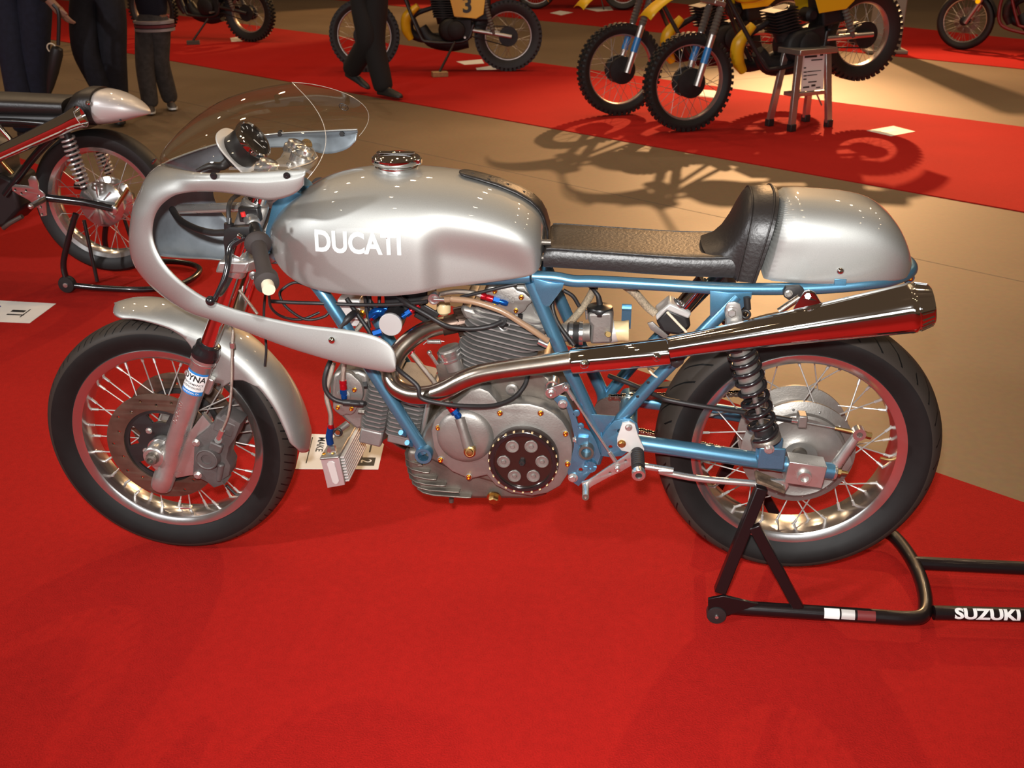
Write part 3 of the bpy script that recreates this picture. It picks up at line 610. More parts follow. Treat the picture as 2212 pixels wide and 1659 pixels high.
# ---- fuel tank
ZT = [(.318, .868), (.340, .900), (.368, .926), (.401, .948), (.437, .966), (.482, .979), (.538, .988), (.60, .991), (.642, .990), (.697, .986), (.757, .978), (.817, .963), (.862, .946), (.893, .928), (.912, .908), (.922, .885)]
ZB = [(.318, .835), (.340, .800), (.376, .778), (.42, .763), (.48, .755), (.57, .753), (.63, .757), (.687, .765), (.748, .772), (.837, .784), (.885, .791), (.908, .800), (.922, .815)]
WT = [(.318, .055), (.335, .088), (.36, .116), (.40, .140), (.45, .156), (.52, .165), (.60, .168), (.68, .166), (.76, .160), (.83, .152), (.88, .143), (.905, .132), (.916, .120), (.922, .108)]
def spl(tab, x):
    P = crom([Vector((a, b, 0)) for a, b in tab], 8); return interp([(p.x, p.y) for p in P], x)
def tank():
    xs = sorted(set([.318, .322, .328]+[.335+.0146*i for i in range(40)]+[.912, .917, .920, .922])); rows = []
    xs = [x for x in xs if x <= .9221]
    for x in xs:
        zt, zb, w = spl(ZT, x), spl(ZB, x), spl(WT, x); zm = zb+.44*(zt-zb); half = []
        for j in range(9):
            t = j/9; z = zb+(zm-zb)*t; half.append((-(w*(1-.025*(1-t)**2)), z))
        for j in range(17):
            a = j/16*PI/2; half.append((-w*math.cos(a)**(2/2.45), zm+(zt-zm)*math.sin(a)**(2/2.45)))
        out = []
        for y, z in half:
            zs_ = zt-.045; k = .022*sm((x-.668)/.055)*sm((zs_-z)/.10)*(1-.75*sm((x-.875)/.045))
            out.append((y+k if y < -.03 else y, z))
        full = [(-.0, zb+.004), (out[0][0]+.012, zb)]+out+[(-y, z) for y, z in out[-2::-1]]+[(-out[0][0]-.012, zb)]
        rows.append([Vector((x, y, z)) for y, z in full])
    return MB().loft(rows, True, True)
tk = obj('fuel_tank', tank(), SILVER, BK, ang=70, sub=1)
TKB = BVHTree.FromPolygons([v.co for v in tk.data.vertices], [tuple(p.vertices) for p in tk.data.polygons])
def onflank(bvh, off):
    def f(p):
        h = bvh.ray_cast(Vector((p.x, -1, p.z)), Vector((0, 1, 0)))
        return (h[0]+h[1]*(off if h[1].y < 0 else -off)) if h[0] else p
    return f
ta, tb = W(*zt(462, 645), -.165), W(*zt(1092, 665), -.168)
hgt = (W(*zt(560, 570), -.165)-W(*zt(560, 725), -.165)).length
tm = text_mb('DUCATI', 1.0, .030, 0, 'LEFT'); xs_ = [v.x for v in tm.v]; ys_ = [v.y for v in tm.v]; x0, x1, y0, y1 = min(xs_), max(xs_), min(ys_), max(ys_)
remap(tm, lambda v: ta+(tb-ta)*((v.x-x0)/(x1-x0))+Vector((0, 0, ((v.y-y0)/(y1-y0)-.5)*hgt)))
fl_ = onflank(TKB, .0012); obj('lettering', remap(refine(tm, .007), fl_), WHITE, tk, label='white maker lettering')
cp0 = Vector((.598, 0, .984)); cn = Vector((0, 0, 1))
cpx = obj('filler_cap', MB().lathe(cp0, cn, [(.044, 0), (.047, .006), (.047, .012), (.044, .014), (.050, .018), (.053, .024), (.052, .031), (.047, .035), (.030, .037), (.0001, .038)], 48), CHROME, tk)
obj('cap_latch', MB().box(cp0+Vector((.046, -.012, .026)), (.012, .009, .007)).box(cp0+Vector((0, 0, .040)), (.042, .007, .003)), CHROME, cpx, bevel=.003)
# perforated strap over the rear of the tank
sb = MB(); rowsS = []
for x, w in [(.735, .006), (.742, .020), (.752, .027), (.78, .030), (.82, .032), (.86, .033), (.89, .034), (.908, .034), (.918, .034)]:
    z = spl(ZT, x)+.0035; rowsS.append([Vector((x, y, z-abs(y)*abs(y)*1.2)) for y in (-w, -w*.5, 0, w*.5, w)])
for z in (.87, .84, .80): rowsS.append([Vector((.9265, y, z)) for y in (-.034, -.017, 0, .017, .034)])
stp = obj('tank_strap', MB().grid(rowsS), LEATHER, tk, solid=-.004)
for x, y in ((.765, 0), (.80, -.012), (.80, .012), (.84, 0), (.875, .0)): inst('strap_hole', mesh_of('strap_hole', MB().lathe((0, 0, 0), (0, 0, 1), [(.0035, 0), (.003, .0008), (.0001, .0008)], 12), BLACKM), (x, y, spl(ZT, x)+.0073-abs(y)**2*1.2), (.2, 0, 1), stp)

# ---- seat pad, hump pad, tail cowl
def boxsec(x0, x1, w, zt, zb, n=2.8, k=22):
    """half-round section; lean from x0 (bottom) to x1 (top)"""
    zm = zb+.38*(zt-zb); o = []
    for j in range(6): t = j/6; o.append((-w*(1-.02*(1-t)**2), zb+(zm-zb)*t))
    for j in range(k+1):
        a = j/k*PI/2; o.append((-w*math.cos(a)**(2/n), zm+(zt-zm)*math.sin(a)**(2/n)))
    o = [(o[0][0]+.01, zb)]+o; o = o+[(-y, z) for y, z in o[-2::-1]]
    return [Vector((x0+(x1-x0)*(z-zb)/(zt-zb), y, z)) for y, z in o]
SW = .099
seat_rows = []
for x, zt in ((.926, .845), (.932, .851), (.95, .852), (1.05, .848), (1.15, .844), (1.22, .842), (1.28, .843), (1.325, .847)):
    zb = .806-.010*sm((x-.93)/.3); w = SW-.002
    sec = [(-w+.012, zb), (-w, zb+.004), (-w-.003, zb+.024), (-w, zt-.008), (-w+.003, zt-.003), (-w+.010, zt), (-w*.6, zt-.002), (0, zt-.004)]
    sec = sec+[(-y, z) for y, z in sec[-2::-1]]; seat_rows.append([Vector((x, y, z)) for y, z in sec])
st_ = obj('seat_pad', MB().loft(seat_rows), LEATHER, BK, ang=50)
obj('seat_piping', MB().tube([r[4]+Vector((0, -.001, .001)) for r in seat_rows[1:]], .0022, 6, 2), LEATHER, st_); obj('seat_piping', MB().tube([r[-5]+Vector((0, .001, .001)) for r in seat_rows[1:]], .0022, 6, 2), LEATHER, st_)
hb = [(1.316, 1.258, .847, .806, .093), (1.318, 1.284, .857, .804, .095), (1.320, 1.303, .876, .802, .0965), (1.322, 1.319, .903, .800, .098), (1.324, 1.332, .933, .798, .100), (1.326, 1.344, .956, .796, .103), (1.330, 1.353, .9635, .795, .106), (1.338, 1.372, .9665, .795, .110), (1.360, 1.398, .9675, .795, .113), (1.368, 1.407, .966, .795, .1135)]
hump = obj('hump_pad', MB().loft([boxsec(a, b, w, zt, zb, 2.6) for a, b, zt, zb, w in hb]), LEATHER, BK, ang=75)
for a, b, zt, zb, w in (hb[6], hb[8]):
    obj('hump_piping', MB().tube([p for p in boxsec(a, b, w+.0012, zt+.001, zb, 2.6)][1:-1], .0022, 6, 0), LEATHER, hump)
tl_ = [(1.366, 1.406, .9625, .1105), (1.40, 1.45, .9625, .113), (1.44, 1.495, .961, .115), (1.49, 1.545, .958, .116), (1.54, 1.588, .951, .116), (1.585, 1.620, .938, .1145), (1.62, 1.644, .918, .110), (1.648, 1.662, .896, .103), (1.668, 1.674, .873, .092), (1.682, 1.684, .851, .075), (1.691, 1.691, .834, .050), (1.695, 1.694, .824, .020)]
def cowl():
    rows = []
    for i, (a, b, zt, w) in enumerate(tl_):
        zb = .796+.010*sm((a-1.5)/.2)
        r = boxsec(a, b, w, zt, zb, 3.0)
        for p in r:
            k = .010*sm((1.44-p.x)/.05)*sm((.90-p.z)/.05); p.y -= math.copysign(k, p.y) if abs(p.y) > .03 else 0
        rows.append(r)
    return MB().loft(rows)
tail = obj('tail_cowl', cowl(), SILVER, BK, ang=75, sub=1)
inst('dome_screw', SCREWC, W(*zse(1747, 515), -.114), NEAR, tail, 1.0)
for q in ((1740, 1790),):
    obj('cowl_tab', MB().box(W(*zse(1742, 568), -.104), (.012, .012, .007)), BLUE, tail, bevel=.001)
sp0 = W(*zse(130, 345), -.05)
for dz in (0, -.035): obj('tank_mount', MB().cyl(sp0+Vector((-.012, -.02, dz)), sp0+Vector((.02, -.02, dz)), .0065), CASTD, BK)
# ---- blue tube frame
def T(name, pts, r, mat, par, n=14, k=6, mirror=False, **kw):
    P = [W(*p) if len(p) == 3 and not isinstance(p, Vector) else p for p in pts]
    o = obj(name, MB().tube(P, r, n, k), mat, par, **kw)
    if mirror: obj(name, MB().tube([Vector((p.x, -p.y, p.z)) for p in P], r, n, k), mat, par, **kw)
    return o
TW = lambda z, x, y, d: W(*z(x, y), d)
FRM = obj('frame_head', MB().cyl(fk(0, .60)+Vector((.055, 0, 0)), fk(0, .795)+Vector((.055, 0, 0)), .030, n=28), BLUE, BK)
# downtubes to the crankcase (both sides)
dt0, dt1 = TW(e3, 130, 130, -.085), TW(e3, 822, 1200, -.098)
hd = fk(0, .62)+Vector((.06, 0, 0))
T('downtube', [Vector((hd.x+.01, -.035, hd.z)), dt0+(dt0-dt1)*.06, dt0*.5+dt1*.5, dt1], .0150, BLUE, BK, 18, 5, mirror=True)
obj('engine_lug', MB().lathe(dt1, YA, [(.0195, -.022), (.0205, -.02), (.0205, .02), (.013, .02), (.013, -.022)], 28, closed=True), BLUE, BK)
for q in ((1110, 860), (1190, 990)): obj('frame_peg', MB().cyl(TW(zo, q[0]+45, q[1]+20, -.098), TW(zo, q[0]-10, q[1]-5, -.112), .0065), BLUE, BK)
# upper rails under the tank
T('top_rail', [Vector((hd.x+.02, -.035, hd.z+.10)), Vector((.50, -.06, .79)), Vector((.72, -.085, .775)), Vector((.90, -.103, .790))], .0150, BLUE, BK, 14, 6, mirror=True)
obj('steering_gusset', plate([(590, 440), (612, 425), (640, 415), (650, 420), (604, 500), (575, 560), (562, 590), (560, 560)], -.055, .008), BLUE, BK)
# seat rail loop round the tail
loop = [W(1150, 597, -.104), W(1200, 600, -.104), W(1240, 607, -.104), W(1290, 608, -.104), W(1420, 615, -.104), W(1560, 623, -.104), W(1700, 624, -.104), W(1800, 620, -.104), W(1880, 612, -.101)]
lz = loop[-1].z
loopR = loop+[Vector((1.645, -.086, lz+.004)), Vector((1.688, -.050, lz+.010)), Vector((1.700, 0, lz+.012))]
full = loopR+[Vector((p.x, -p.y, p.z)) for p in loopR[-2::-1]]
sl_ = obj('seat_rail', MB().tube(full, .0130, 16, 5), BLUE, BK)
for q in ((1880, 600),): obj('rail_hole', MB().lathe(W(*zse(*q), -.1145), NEAR, [(.0025, 0), (.002, .0006), (.0001, .0006)], 12), BLACKM, sl_)
obj('rail_hook', MB().torus(TW(z5, 1372, 100, -.04), (0, 1, .4), .010, .003, 20, 8), BLUE, sl_); inst('gold_screw', HEXG, TW(z5, 1380, 98, -.05), NEAR, sl_, 1.2)
# seat posts and rear struts meeting at the pivot plate
pv = TW(z4, 505, 1190, -.112)
T('seat_post', [TW(z4, 25, 90, -.102), TW(z4, 240, 590, -.108), TW(z4, 430, 1010, -.112), TW(z4, 500, 1180, -.112), TW(z4, 460, 1330, -.112)], .0155, BLUE, BK, 18, 5, mirror=True)
T('rear_strut', [TW(z5, 470, 190, -.106), TW(z5, 380, 290, -.108), TW(z4, 870, 780, -.111), TW(z4, 700, 970, -.112), TW(z4, 520, 1180, -.112)], .0145, BLUE, BK, 18, 5, mirror=True)
obj('gusset_plate', plate([z4(*p) for p in ((45, 75), (150, 100), (245, 108), (235, 140), (150, 255), (130, 262), (100, 240), (85, 200), (60, 150))], -.118, .004), BLUE, BK)
obj('gusset_plate', plate([z5(*p) for p in ((330, 170), (420, 180), (545, 180), (540, 210), (470, 285), (400, 305), (330, 300))], -.118, .006), BLUE, BK)
obj('gusset_plate', plate([z4(*p) for p in ((428, 1008), (600, 1022), (585, 1050), (525, 1130), (490, 1125))], -.126, .004), BLUE, BK)
# zip tie, small holes
obj('cable_tie', MB().torus(TW(z4, 868, 715, -.111), (.62, 0, .78), .0155, .0022, 24, 8), CREAM, BK)
for q in ((830, 785), (757, 882)): obj('strut_hole', MB().lathe(TW(z4, *q, -.1265), NEAR, [(.0035, 0), (.0025, .0008), (.0001, .0008)], 12), BLACKM, BK)
# drilled rear-set plates
pl1 = obj('rearset_plate', plate([z4(*p) for p in ((185, 905), (215, 880), (262, 890), (300, 960), (330, 1030), (350, 1090), (430, 1130), (470, 1200), (500, 1290), (480, 1350), (440, 1400), (350, 1498), (290, 1458), (278, 1405), (300, 1330), (320, 1230), (322, 1150), (300, 1050), (270, 960), (215, 940))], -.140, .007,
    holes=[(*z4(335, 1000), .0068), (*z4(365, 1090), .0062), (*z4(365, 1390), .0062)]), BLUE, BK)
pl2 = obj('pivot_plate', plate([z4(*p) for p in ((600, 1055), (650, 1042), (705, 1040), (750, 1070), (765, 1120), (750, 1180), (720, 1240), (650, 1290), (570, 1300), (510, 1290), (500, 1200), (540, 1120))], -.132, .007,
    holes=[(*z4(632, 1122), .006), (*z4(570, 1232), .0056)]), BLUE, BK)
obj('peg_bracket', plate([z4(*p) for p in ((655, 1070), (700, 1062), (735, 1080), (760, 1160), (800, 1245), (790, 1300), (730, 1270), (650, 1255), (620, 1220), (620, 1170))], -.142, .008), GREYP, BK)
inst('hex_bolt', HEXA, TW(z4, 696, 1095, -.143), NEAR, pl2); inst('hex_bolt', mesh_of('brass_bolt', hexhead(.007, .008), BRASS), TW(z4, 648, 1207, -.143), NEAR, pl2)
inst('hex_bolt', HEXA, TW(z4, 242, 932, -.142), NEAR, pl1, 1.3); inst('hex_bolt', HEXA, TW(z4, 312, 1440, -.141), NEAR, pl1, 1.4)
obj('pinch_boss', MB().lathe(TW(z4, 405, 1255, -.150), YA, [(.0165, -.012), (.0165, .02), (.0115, .02), (.0115, -.012)], 32, closed=True), CASTD, pl1)
obj('pinch_clamp', MB().lathe(TW(z4, 405, 1250, -.135), YA, [(.020, -.014), (.020, .02), (.0165, .02), (.0165, -.014)], 32, closed=True).box(TW(z4, 385, 1175, -.138), (.012, .012, .010)), BLUE, pl1, bevel=.001)
inst('pinch_bolt', HEXA, TW(z4, 330, 1180, -.140), (-1, -.2, 0), pl1)
obj('splined_boss', MB().lathe(TW(z4, 432, 1370, -.152), YA, [(.014, 0), (.0145, .002), (.0145, .03)], 28), BLUE, pl1)
for i in range(12):
    a = 2*PI*i/12; c = TW(z4, 432, 1370, -.153); obj('spline', MB().box(c+Vector((.009*math.cos(a), 0, .009*math.sin(a))), (.0045, .001, .0011), (Vector((math.cos(a), 0, math.sin(a))), Vector((0, 1, 0)), Vector((-math.sin(a), 0, math.cos(a))))), BLUE, pl1)
# footpeg and shift lever with link rod
pgA, pgB = TW(z4, 755, 1262, -.150), TW(z4, 765, 1425, -.235)
peg = obj('foot_peg', MB().cyl(pgA, pgB, .0125, n=24), RUB, BK)
for i in range(8): p = pgA+(pgB-pgA)*(.06+.085*i); obj('peg_ring', MB().torus(p, pgB-pgA, .0128, .0022, 24, 8), RUB, peg)
obj('peg_end', MB().lathe(pgB-(pgB-pgA).normalized()*.012, pgB-pgA, [(.0145, 0), (.0150, .003), (.0150, .013), (.0135, .0145), (.0075, .0145), (.007, .008)], 28), ALUB, peg)
sh = obj('shift_lever', plate([z4(*p) for p in ((375, 1480), (420, 1465), (560, 1370), (640, 1320), (720, 1265), (735, 1300), (725, 1350), (640, 1400), (560, 1435), (440, 1500), (430, 1510), (380, 1510))], -.160, .007, holes=[(*z4(568, 1408), .0038), (*z4(675, 1325), .0038)]), ALU, BK)
obj('toe_peg', MB().cyl(TW(z4, 400, 1490, -.155), TW(z4, 398, 1575, -.200), .0078, n=20), ALU, sh); obj('toe_peg_end', MB().lathe(TW(z4, 398, 1578, -.2005), NEAR, [(.0075, -.002), (.0075, .001), (.003, .001), (.003, -.001)], 16), CASTD, sh)
inst('socket_screw', ALLEN, TW(z4, 618, 1382, -.168), NEAR, sh, 1.1)
ra, rb = TW(z4, 265, 820, -.168), TW(z4, 605, 1330, -.168)
lk = obj('link_rod', MB().cyl(ra, rb, .0028, n=10).cyl(ra, ra+(rb-ra)*.16, .0048, n=10).cyl(rb-(rb-ra)*.13, rb, .0048, n=10), ALU, BK)
obj('rod_end', MB().sphere(ra, .009).cyl(ra+Vector((0, -.008, 0)), ra+Vector((0, .014, 0)), .0058, n=12), ALUB, lk)
sa = TW(z4, 162, 850, -.160)
obj('shift_arm', MB().lathe(sa, YA, [(.0125, -.008), (.0125, .02)], 24).prism([sa+Vector((-.006, -.006, .011)), sa+Vector((.008, -.006, -.011)), ra+Vector((.005, .006, -.007)), ra+Vector((-.004, .006, .008))], (0, .007, 0)), ALUB, BK, bevel=.001)
inst('socket_screw', ALLEN, sa+Vector((0, -.008, 0)), NEAR, BK, 1.25)

# ---- swingarm, adjuster block, torque rod
swA, swB = TW(z4, 690, 1190, -.118), TW(z5, 985, 1118, -.118)
sw = obj('swingarm', MB().tube([swA, swA.lerp(swB, .5), swB], .0185, 22, 3), BLUE, BK)
obj('swingarm', MB().tube([Vector((p.x, .105, p.z)) for p in (swA, swA.lerp(swB, .5), swB)], .0185, 22, 3), BLUE, BK)
obj('swingarm_pivot', MB().cyl(swA+Vector((.0, -.012, .0)), Vector((swA.x, .12, swA.z)), .022, n=24), BLUE, BK)
sd = (swB-swA).normalized(); sn = Vector((0, 0, 1))-sd*sd.z; sn.normalize()
bc = TW(z5, 822, 1110, -.128)
blk = obj('axle_block', MB().box(bc, (.041, .024, .027), (sd, Vector((0, 1, 0)), sn)), ALU, sw, bevel=.0015)
obj('axle_nut', MB().lathe(TW(z5, 822, 1145, -.152), NEAR, [(.016, -.004), (.016, .004), (.0145, .010), (.009, .010), (.008, .002)], 30), ALU, sw)
obj('arm_end_cap', MB().lathe(swB, sd, [(.0190, -.004), (.0190, .001), (.0165, .003), (.006, .003)], 26), ALUB, sw)
obj('adjuster_bolt', MB().cyl(swB, swB+sd*.012, .010, n=6).cyl(swB+sd*.01, swB+sd*.028, .0048, n=12), BRASS, sw)
T('torque_rod', [(*z4(800, 1362), -.150), (*z4(1000, 1395), -.152), (*z5(60, 1115), -.152), (*z5(260, 1155), -.150), (*z5(560, 1182), -.146), (*z5(700, 1195), -.140)], .0078, ALU, BK, 16)
obj('rod_clevis', plate([z5(*p) for p in ((600, 1165), (735, 1170), (738, 1195), (715, 1232), (690, 1225), (650, 1200), (590, 1190))], -.146, .010), ALU, BK); inst('hex_bolt', HEXA, TW(z5, 710, 1205, -.147), NEAR, BK)
# ---- rear hub, brake plate, arm and cable
rh = obj('rear_hub', MB().lathe(RA, YA, [(.02, -.060), (.090, -.060), (.118, -.050), (.128, -.046), (.128, -.040), (.098, -.034), (.096, .034), (.128, .040), (.128, .046), (.110, .052), (.02, .056)], 72), CAST, BK)
for i in range(12): a = 2*PI*i/12+.2; obj('hub_rivet', MB().sphere(RA+Vector((.112*math.cos(a), -.0525, .112*math.sin(a))), .0035, n=8), ALUB, rh)
obj('brake_plate', MB().lathe(RA, YA, [(.014, -.074), (.040, -.074), (.046, -.069), (.070, -.067), (.090, -.069), (.098, -.072), (.104, -.068), (.106, -.058)], 72), CAST, rh)
obj('anchor_bump', MB().lathe(TW(z5, 800, 1040, -.085), YA, [(.016, 0), (.017, .003), (.018, .02)], 24), CASTD, rh)
obj('brake_plate_wedge', plate([z5(*p) for p in ((1000, 1010), (1060, 1030), (1075, 1080), (1040, 1130), (1000, 1150))], -.070, .012), CAST, rh)
bA, bB = TW(z5, 990, 1085, -.112), TW(z5, 1110, 915, -.114)
ba = obj('brake_arm', MB().tube([bA, bA.lerp(bB, .5), bB], [.0125, .0115, .0095], 16, 3), ALU, BK)
obj('arm_eye', MB().lathe(bB, YA, [(.0140, -.011), (.0140, .011), (.0065, .011), (.0065, -.011)], 28, closed=True), ALUB, ba); obj('eye_pin', MB().cyl(bB+Vector((0, -.0095, 0)), bB+Vector((0, .009, 0)), .006), CASTD, ba)
T('brake_cable', [(*z4(560, 740), -.02), (*z4(720, 800), -.06), (*z4(900, 880), -.10), (*z5(120, 745), -.115), (*z5(350, 785), -.117), (*z5(560, 815), -.105), (*z5(700, 838), -.105), (*z5(760, 848), -.105)], .0055, RUB, BK, 12)
T('cable_inner', [(*z5(830, 860), -.106), (*z5(1000, 892), -.108), (*z5(1110, 915), -.110)], .0022, ALUB, BK, 8, 2)
obj('cable_stop', MB().box(TW(z5, 810, 843, -.100), (.010, .016, .0145)), CAST, BK, bevel=.003); obj('cable_ferrule', MB().cyl(TW(z5, 755, 847, -.105), TW(z5, 795, 853, -.105), .0065), ALUB, BK)
obj('adjuster_nut', MB().cyl(TW(z5, 985, 889, -.108), TW(z5, 1085, 910, -.110), .0042, n=8).cyl(TW(z5, 1140, 923, -.110), TW(z5, 1175, 932, -.110), .008, n=6), BRASS, BK)
# ---- sprocket and chain on the far side
RS = obj('sprocket', remap(flat([(p[0]*(1 if i % 2 else .965), p[1]*(1 if i % 2 else .965)) for i, p in enumerate(circ(0, 0, .098, 88))], [circ(.06*math.cos(2*PI*i/6), .06*math.sin(2*PI*i/6), .016, 14) for i in range(6)], .006), lambda v: RA+Vector((v.x, .075-v.z, v.y))), ALU, BK)
fs = TW(z4, 330, 950, .075); fs = Vector((1.075, .075, .395))
obj('gearbox_sprocket', MB().lathe(fs, YA, [(.036, -.003), (.036, .003)], 32), CASTD, BK)
ch = obj('chain', MB().cyl(fs+Vector((.0, 0, .036)), RA+Vector((0, .075, .096)), .0022, n=6).cyl(fs+Vector((0, 0, -.036)), RA+Vector((0, .075, -.096)), .0022, n=6), CASTD, BK)
lkm = MB()
for y in (-.0065, .0065): lkm.cyl((-.0058, y-.001, 0), (-.0058, y+.001, 0), .0062, n=12).cyl((.0058, y-.001, 0), (.0058, y+.001, 0), .0062, n=12).box((0, y, 0), (.0058, .001, .0045))
lkm.cyl((-.0058, -.009, 0), (-.0058, .009, 0), .0025, n=8).cyl((.0058, -.009, 0), (.0058, .009, 0), .0025, n=8)
LNK = mesh_of('chain_link', lkm, M('chain_steel', (0.38, 0.33, 0.27), 1.0, 0.32))
for a, b in ((fs+Vector((0, 0, .036)), RA+Vector((0, .075, .096))), (fs+Vector((0, 0, -.036)), RA+Vector((0, .075, -.096)))):
    L = (b-a).length; n = int(L/.0165); ang = -math.atan2((b-a).z, (b-a).x)
    for i in range(n):
        o = bpy.data.objects.new('chain_link', LNK); o.location = a.lerp(b, (i+.5)/n); o.rotation_euler = (0, ang, 0); link(o, ch)
for i in range(14):
    a = math.radians(-80+160*i/13); o = bpy.data.objects.new('chain_link', LNK); o.location = RA+Vector((.097*math.cos(a), .075, .097*math.sin(a))); o.rotation_euler = (0, -(a+PI/2), 0); link(o, ch)
obj('chain_guard', MB().box(Vector((1.235, .075, .475)), (.115, .014, .0025), (Vector((.985, 0, .16)), Vector((0, 1, 0)), Vector((-.16, 0, .985)))), BLACKM, BK)

# ---- twin shocks
def shock(s):
    m = lambda v: Vector((v.x, v.y*(-s), v.z))
    t, b = m(TW(z5, 440, 280, -.158)), m(TW(z5, 635, 1000, -.150)); d = (b-t).normalized(); L = (b-t).length
    body = obj('shock_body', MB().lathe(t, d, [(.012, .0), (.022, .03), (.024, .05), (.024, L*.56), (.019, L*.565), (.006, L*.57), (.006, L*.83), (.017, L*.835), (.024, L*.90), (.027, L*.93), (.012, L*.97)], 30), CAST, BK)
    N = 9.2; pts = []; dd, u, w = ortho(d)
    for i in range(int(N*18)+1):
        th = i/18; q = th/N; q = q*.72+.28*q*q; h = .075+(L*.90-.075)*q; a = 2*PI*th
        pts.append(t+d*h+(u*math.cos(a)+w*math.sin(a))*.0285)
    obj('spring', MB().tube(pts, .0050, 10, 0), BLACK, body)
    obj('spring_seat', MB().lathe(t+d*(L*.90), d, [(.030, 0), (.033, .004), (.033, .010), (.024, .014)], 30), CASTD, body)
    obj('bump_stop', MB().lathe(t+d*(L*.80), d, [(.012, 0), (.021, .01), (.022, .03)], 24), BLACKM, body)
    obj('top_eye', MB().lathe(t, YA, [(.014, -.012), (.014, .012)], 24), CAST, body)
    cv = m(TW(z5, 635, 1010, -.150))
    obj('lower_clevis', MB().box(cv+Vector((.004, -s*-.026, -.004)), (.028, .003, .026)).box(cv+Vector((.004, s*-.022, -.004)), (.028, .003, .026)).box(cv+Vector((.004, s*.002, -.027)), (.027, .026, .003)), BLUE, body, bevel=.004)
    inst('hex_bolt', HEXA, m(TW(z5, 638, 1000, -.181)), (0, s, 0), body, 1.35)
shock(-1); shock(1)
obj('shock_bracket', plate([z5(*p) for p in ((412, 250), (425, 232), (455, 228), (482, 240), (490, 275), (495, 345), (418, 345))], -.178, .006), ALU, BK)
inst('hex_bolt', HEXA, TW(z5, 440, 277, -.180), NEAR, BK, 1.5)
obj('remote_fitting', MB().cyl(TW(z5, 520, 200, -.15), TW(z5, 525, 265, -.15), .007).torus(TW(z5, 515, 290, -.16), (.3, 1, 0), .008, .003), BLACKM, BK)

# ---- exhaust: header, chrome sleeve, megaphone
hpx = [(1075, 318, -.030), (985, 322, -.036), (900, 338, -.048), (815, 368, -.064), (725, 425, -.085), (650, 500, -.105), (602, 585, -.125), (585, 660, -.142), (600, 720, -.155), (650, 772, -.168), (740, 806, -.180), (850, 806, -.188), (960, 770, -.193), (1080, 708, -.196), (1210, 660, -.198), (1400, 627, -.200), (1600, 600, -.202), (1850, 566, -.204)]
hd_ = obj('exhaust_header', MB().tube([TW(e3, x, y, d) for x, y, d in hpx[1:]], .0205, 26, 6), STEEL, BK)
pA, pB = TW(e3, 1075, 305, -.030), TW(e3, 940, 335, -.042)
obj('port_sleeve', MB().cyl(pA, pB, .0222, .0215, 26), BLUED, hd_)
obj('port_nut', MB().lathe(pA+(pB-pA)*.02, pB-pA, [(.030, -.012), (.0325, -.004), (.0325, .006), (.026, .008)], 36), BLUED, hd_)
nm = mesh_of('nut_rib', MB().box((0, 0, .0), (.0022, .003, .010)), BLUED)
dd, u, w = ortho(pB-pA)
for i in range(18):
    a = 2*PI*i/18; inst('nut_rib', nm, pA+dd*.002+(u*math.cos(a)+w*math.sin(a))*.0335, dd, hd_, 1, a)
spm = []
for i in range(14*10+1):
    th = i/10; a, b = TW(zf, 1545, 850, -.075), TW(zf, 1740, 850, -.070); p = a.lerp(b, th/14); spm.append(p+Vector((0, math.cos(2*PI*th), math.sin(2*PI*th)))*.0042)
obj('exhaust_spring', MB().tube([TW(zf, 1490, 890, -.078)]+spm+[TW(zf, 1790, 850, -.065)], .0011, 6, 0), ALU, hd_)
slA, slB = TW(z4, 298, 640, -.205), TW(z4, 978, 572, -.212)
slv = obj('silencer_sleeve', MB().lathe(slA, slB-slA, [(.0215, 0), (.0262, .001), (.0272, .004), (.0285, (slB-slA).length-.004), (.0280, (slB-slA).length), (.022, (slB-slA).length)], 44), CHROME, BK)
for q in ((390, 660), (890, 610)): inst('dome_screw', SCREWC, TW(z4, *q, -.236), NEAR, slv, 1.25)
mA, mB = TW(z4, 975, 545, -.214), TW(z5, 1395, 255, -.222); Lm = (mB-mA).length
mf = obj('megaphone_silencer', MB().lathe(mA, mB-mA, [(.018, -.004), (.0235, 0), (.0245, .05), (.0272, Lm*.25), (.0325, Lm*.45), (.0395, Lm*.68), (.0455, Lm*.86), (.0490, Lm*.975), (.0500, Lm*.985), (.0500, Lm), (.046, Lm+.006)], 64), CHROME, BK, ang=50)
obj('silencer_tip', MB().lathe(mB, mB-mA, [(.0470, .0), (.0475, .006), (.0385, .034), (.0360, .036), (.0355, .030), (.034, -.03), (.0001, -.04)], 64), CHROME, mf, ang=14)
md = (mB-mA).normalized(); du_, u, w = ortho(md)
tr_ = mesh_of('tip_rib', MB().box((0, 0, 0), (.0016, .0010, .012)), CHROME)
for i in range(24):
    a = 2*PI*i/24; rad = u*math.cos(a)+w*math.sin(a); ax = (md*.030-rad*.009).normalized()
    inst('tip_rib', tr_, mB+md*.020+rad*.0440, ax, mf, 1, a)
obj('seam_weld', MB().tube([mA+(mB-mA)*t+Vector((0, -.004, r)) for t, r in ((.43, .033), (.6, .038), (.80, .0445), (.95, .0495))], .0016, 6), CHROME, mf)
obj('hanger_lug', plate([z5(*p) for p in ((770, 262), (800, 210), (825, 172), (850, 165), (878, 178), (905, 225), (935, 250), (920, 285), (780, 292))], -.218, .004, holes=[(*z5(842, 195), .003)]), CHROME, mf)
obj('hanger_bolt', MB().cyl(TW(z5, 842, 195, -.222), TW(z5, 842, 195, -.19), .006, n=6), ALUB, mf)
obj('rubber_hanger', plate([z5(*p) for p in ((715, 175), (730, 152), (760, 150), (800, 148), (820, 165), (815, 195), (780, 225), (745, 215), (720, 198))], -.140, .016), RUB, BK); inst('hex_bolt', HEXA, TW(z5, 740, 180, -.142), NEAR, BK)
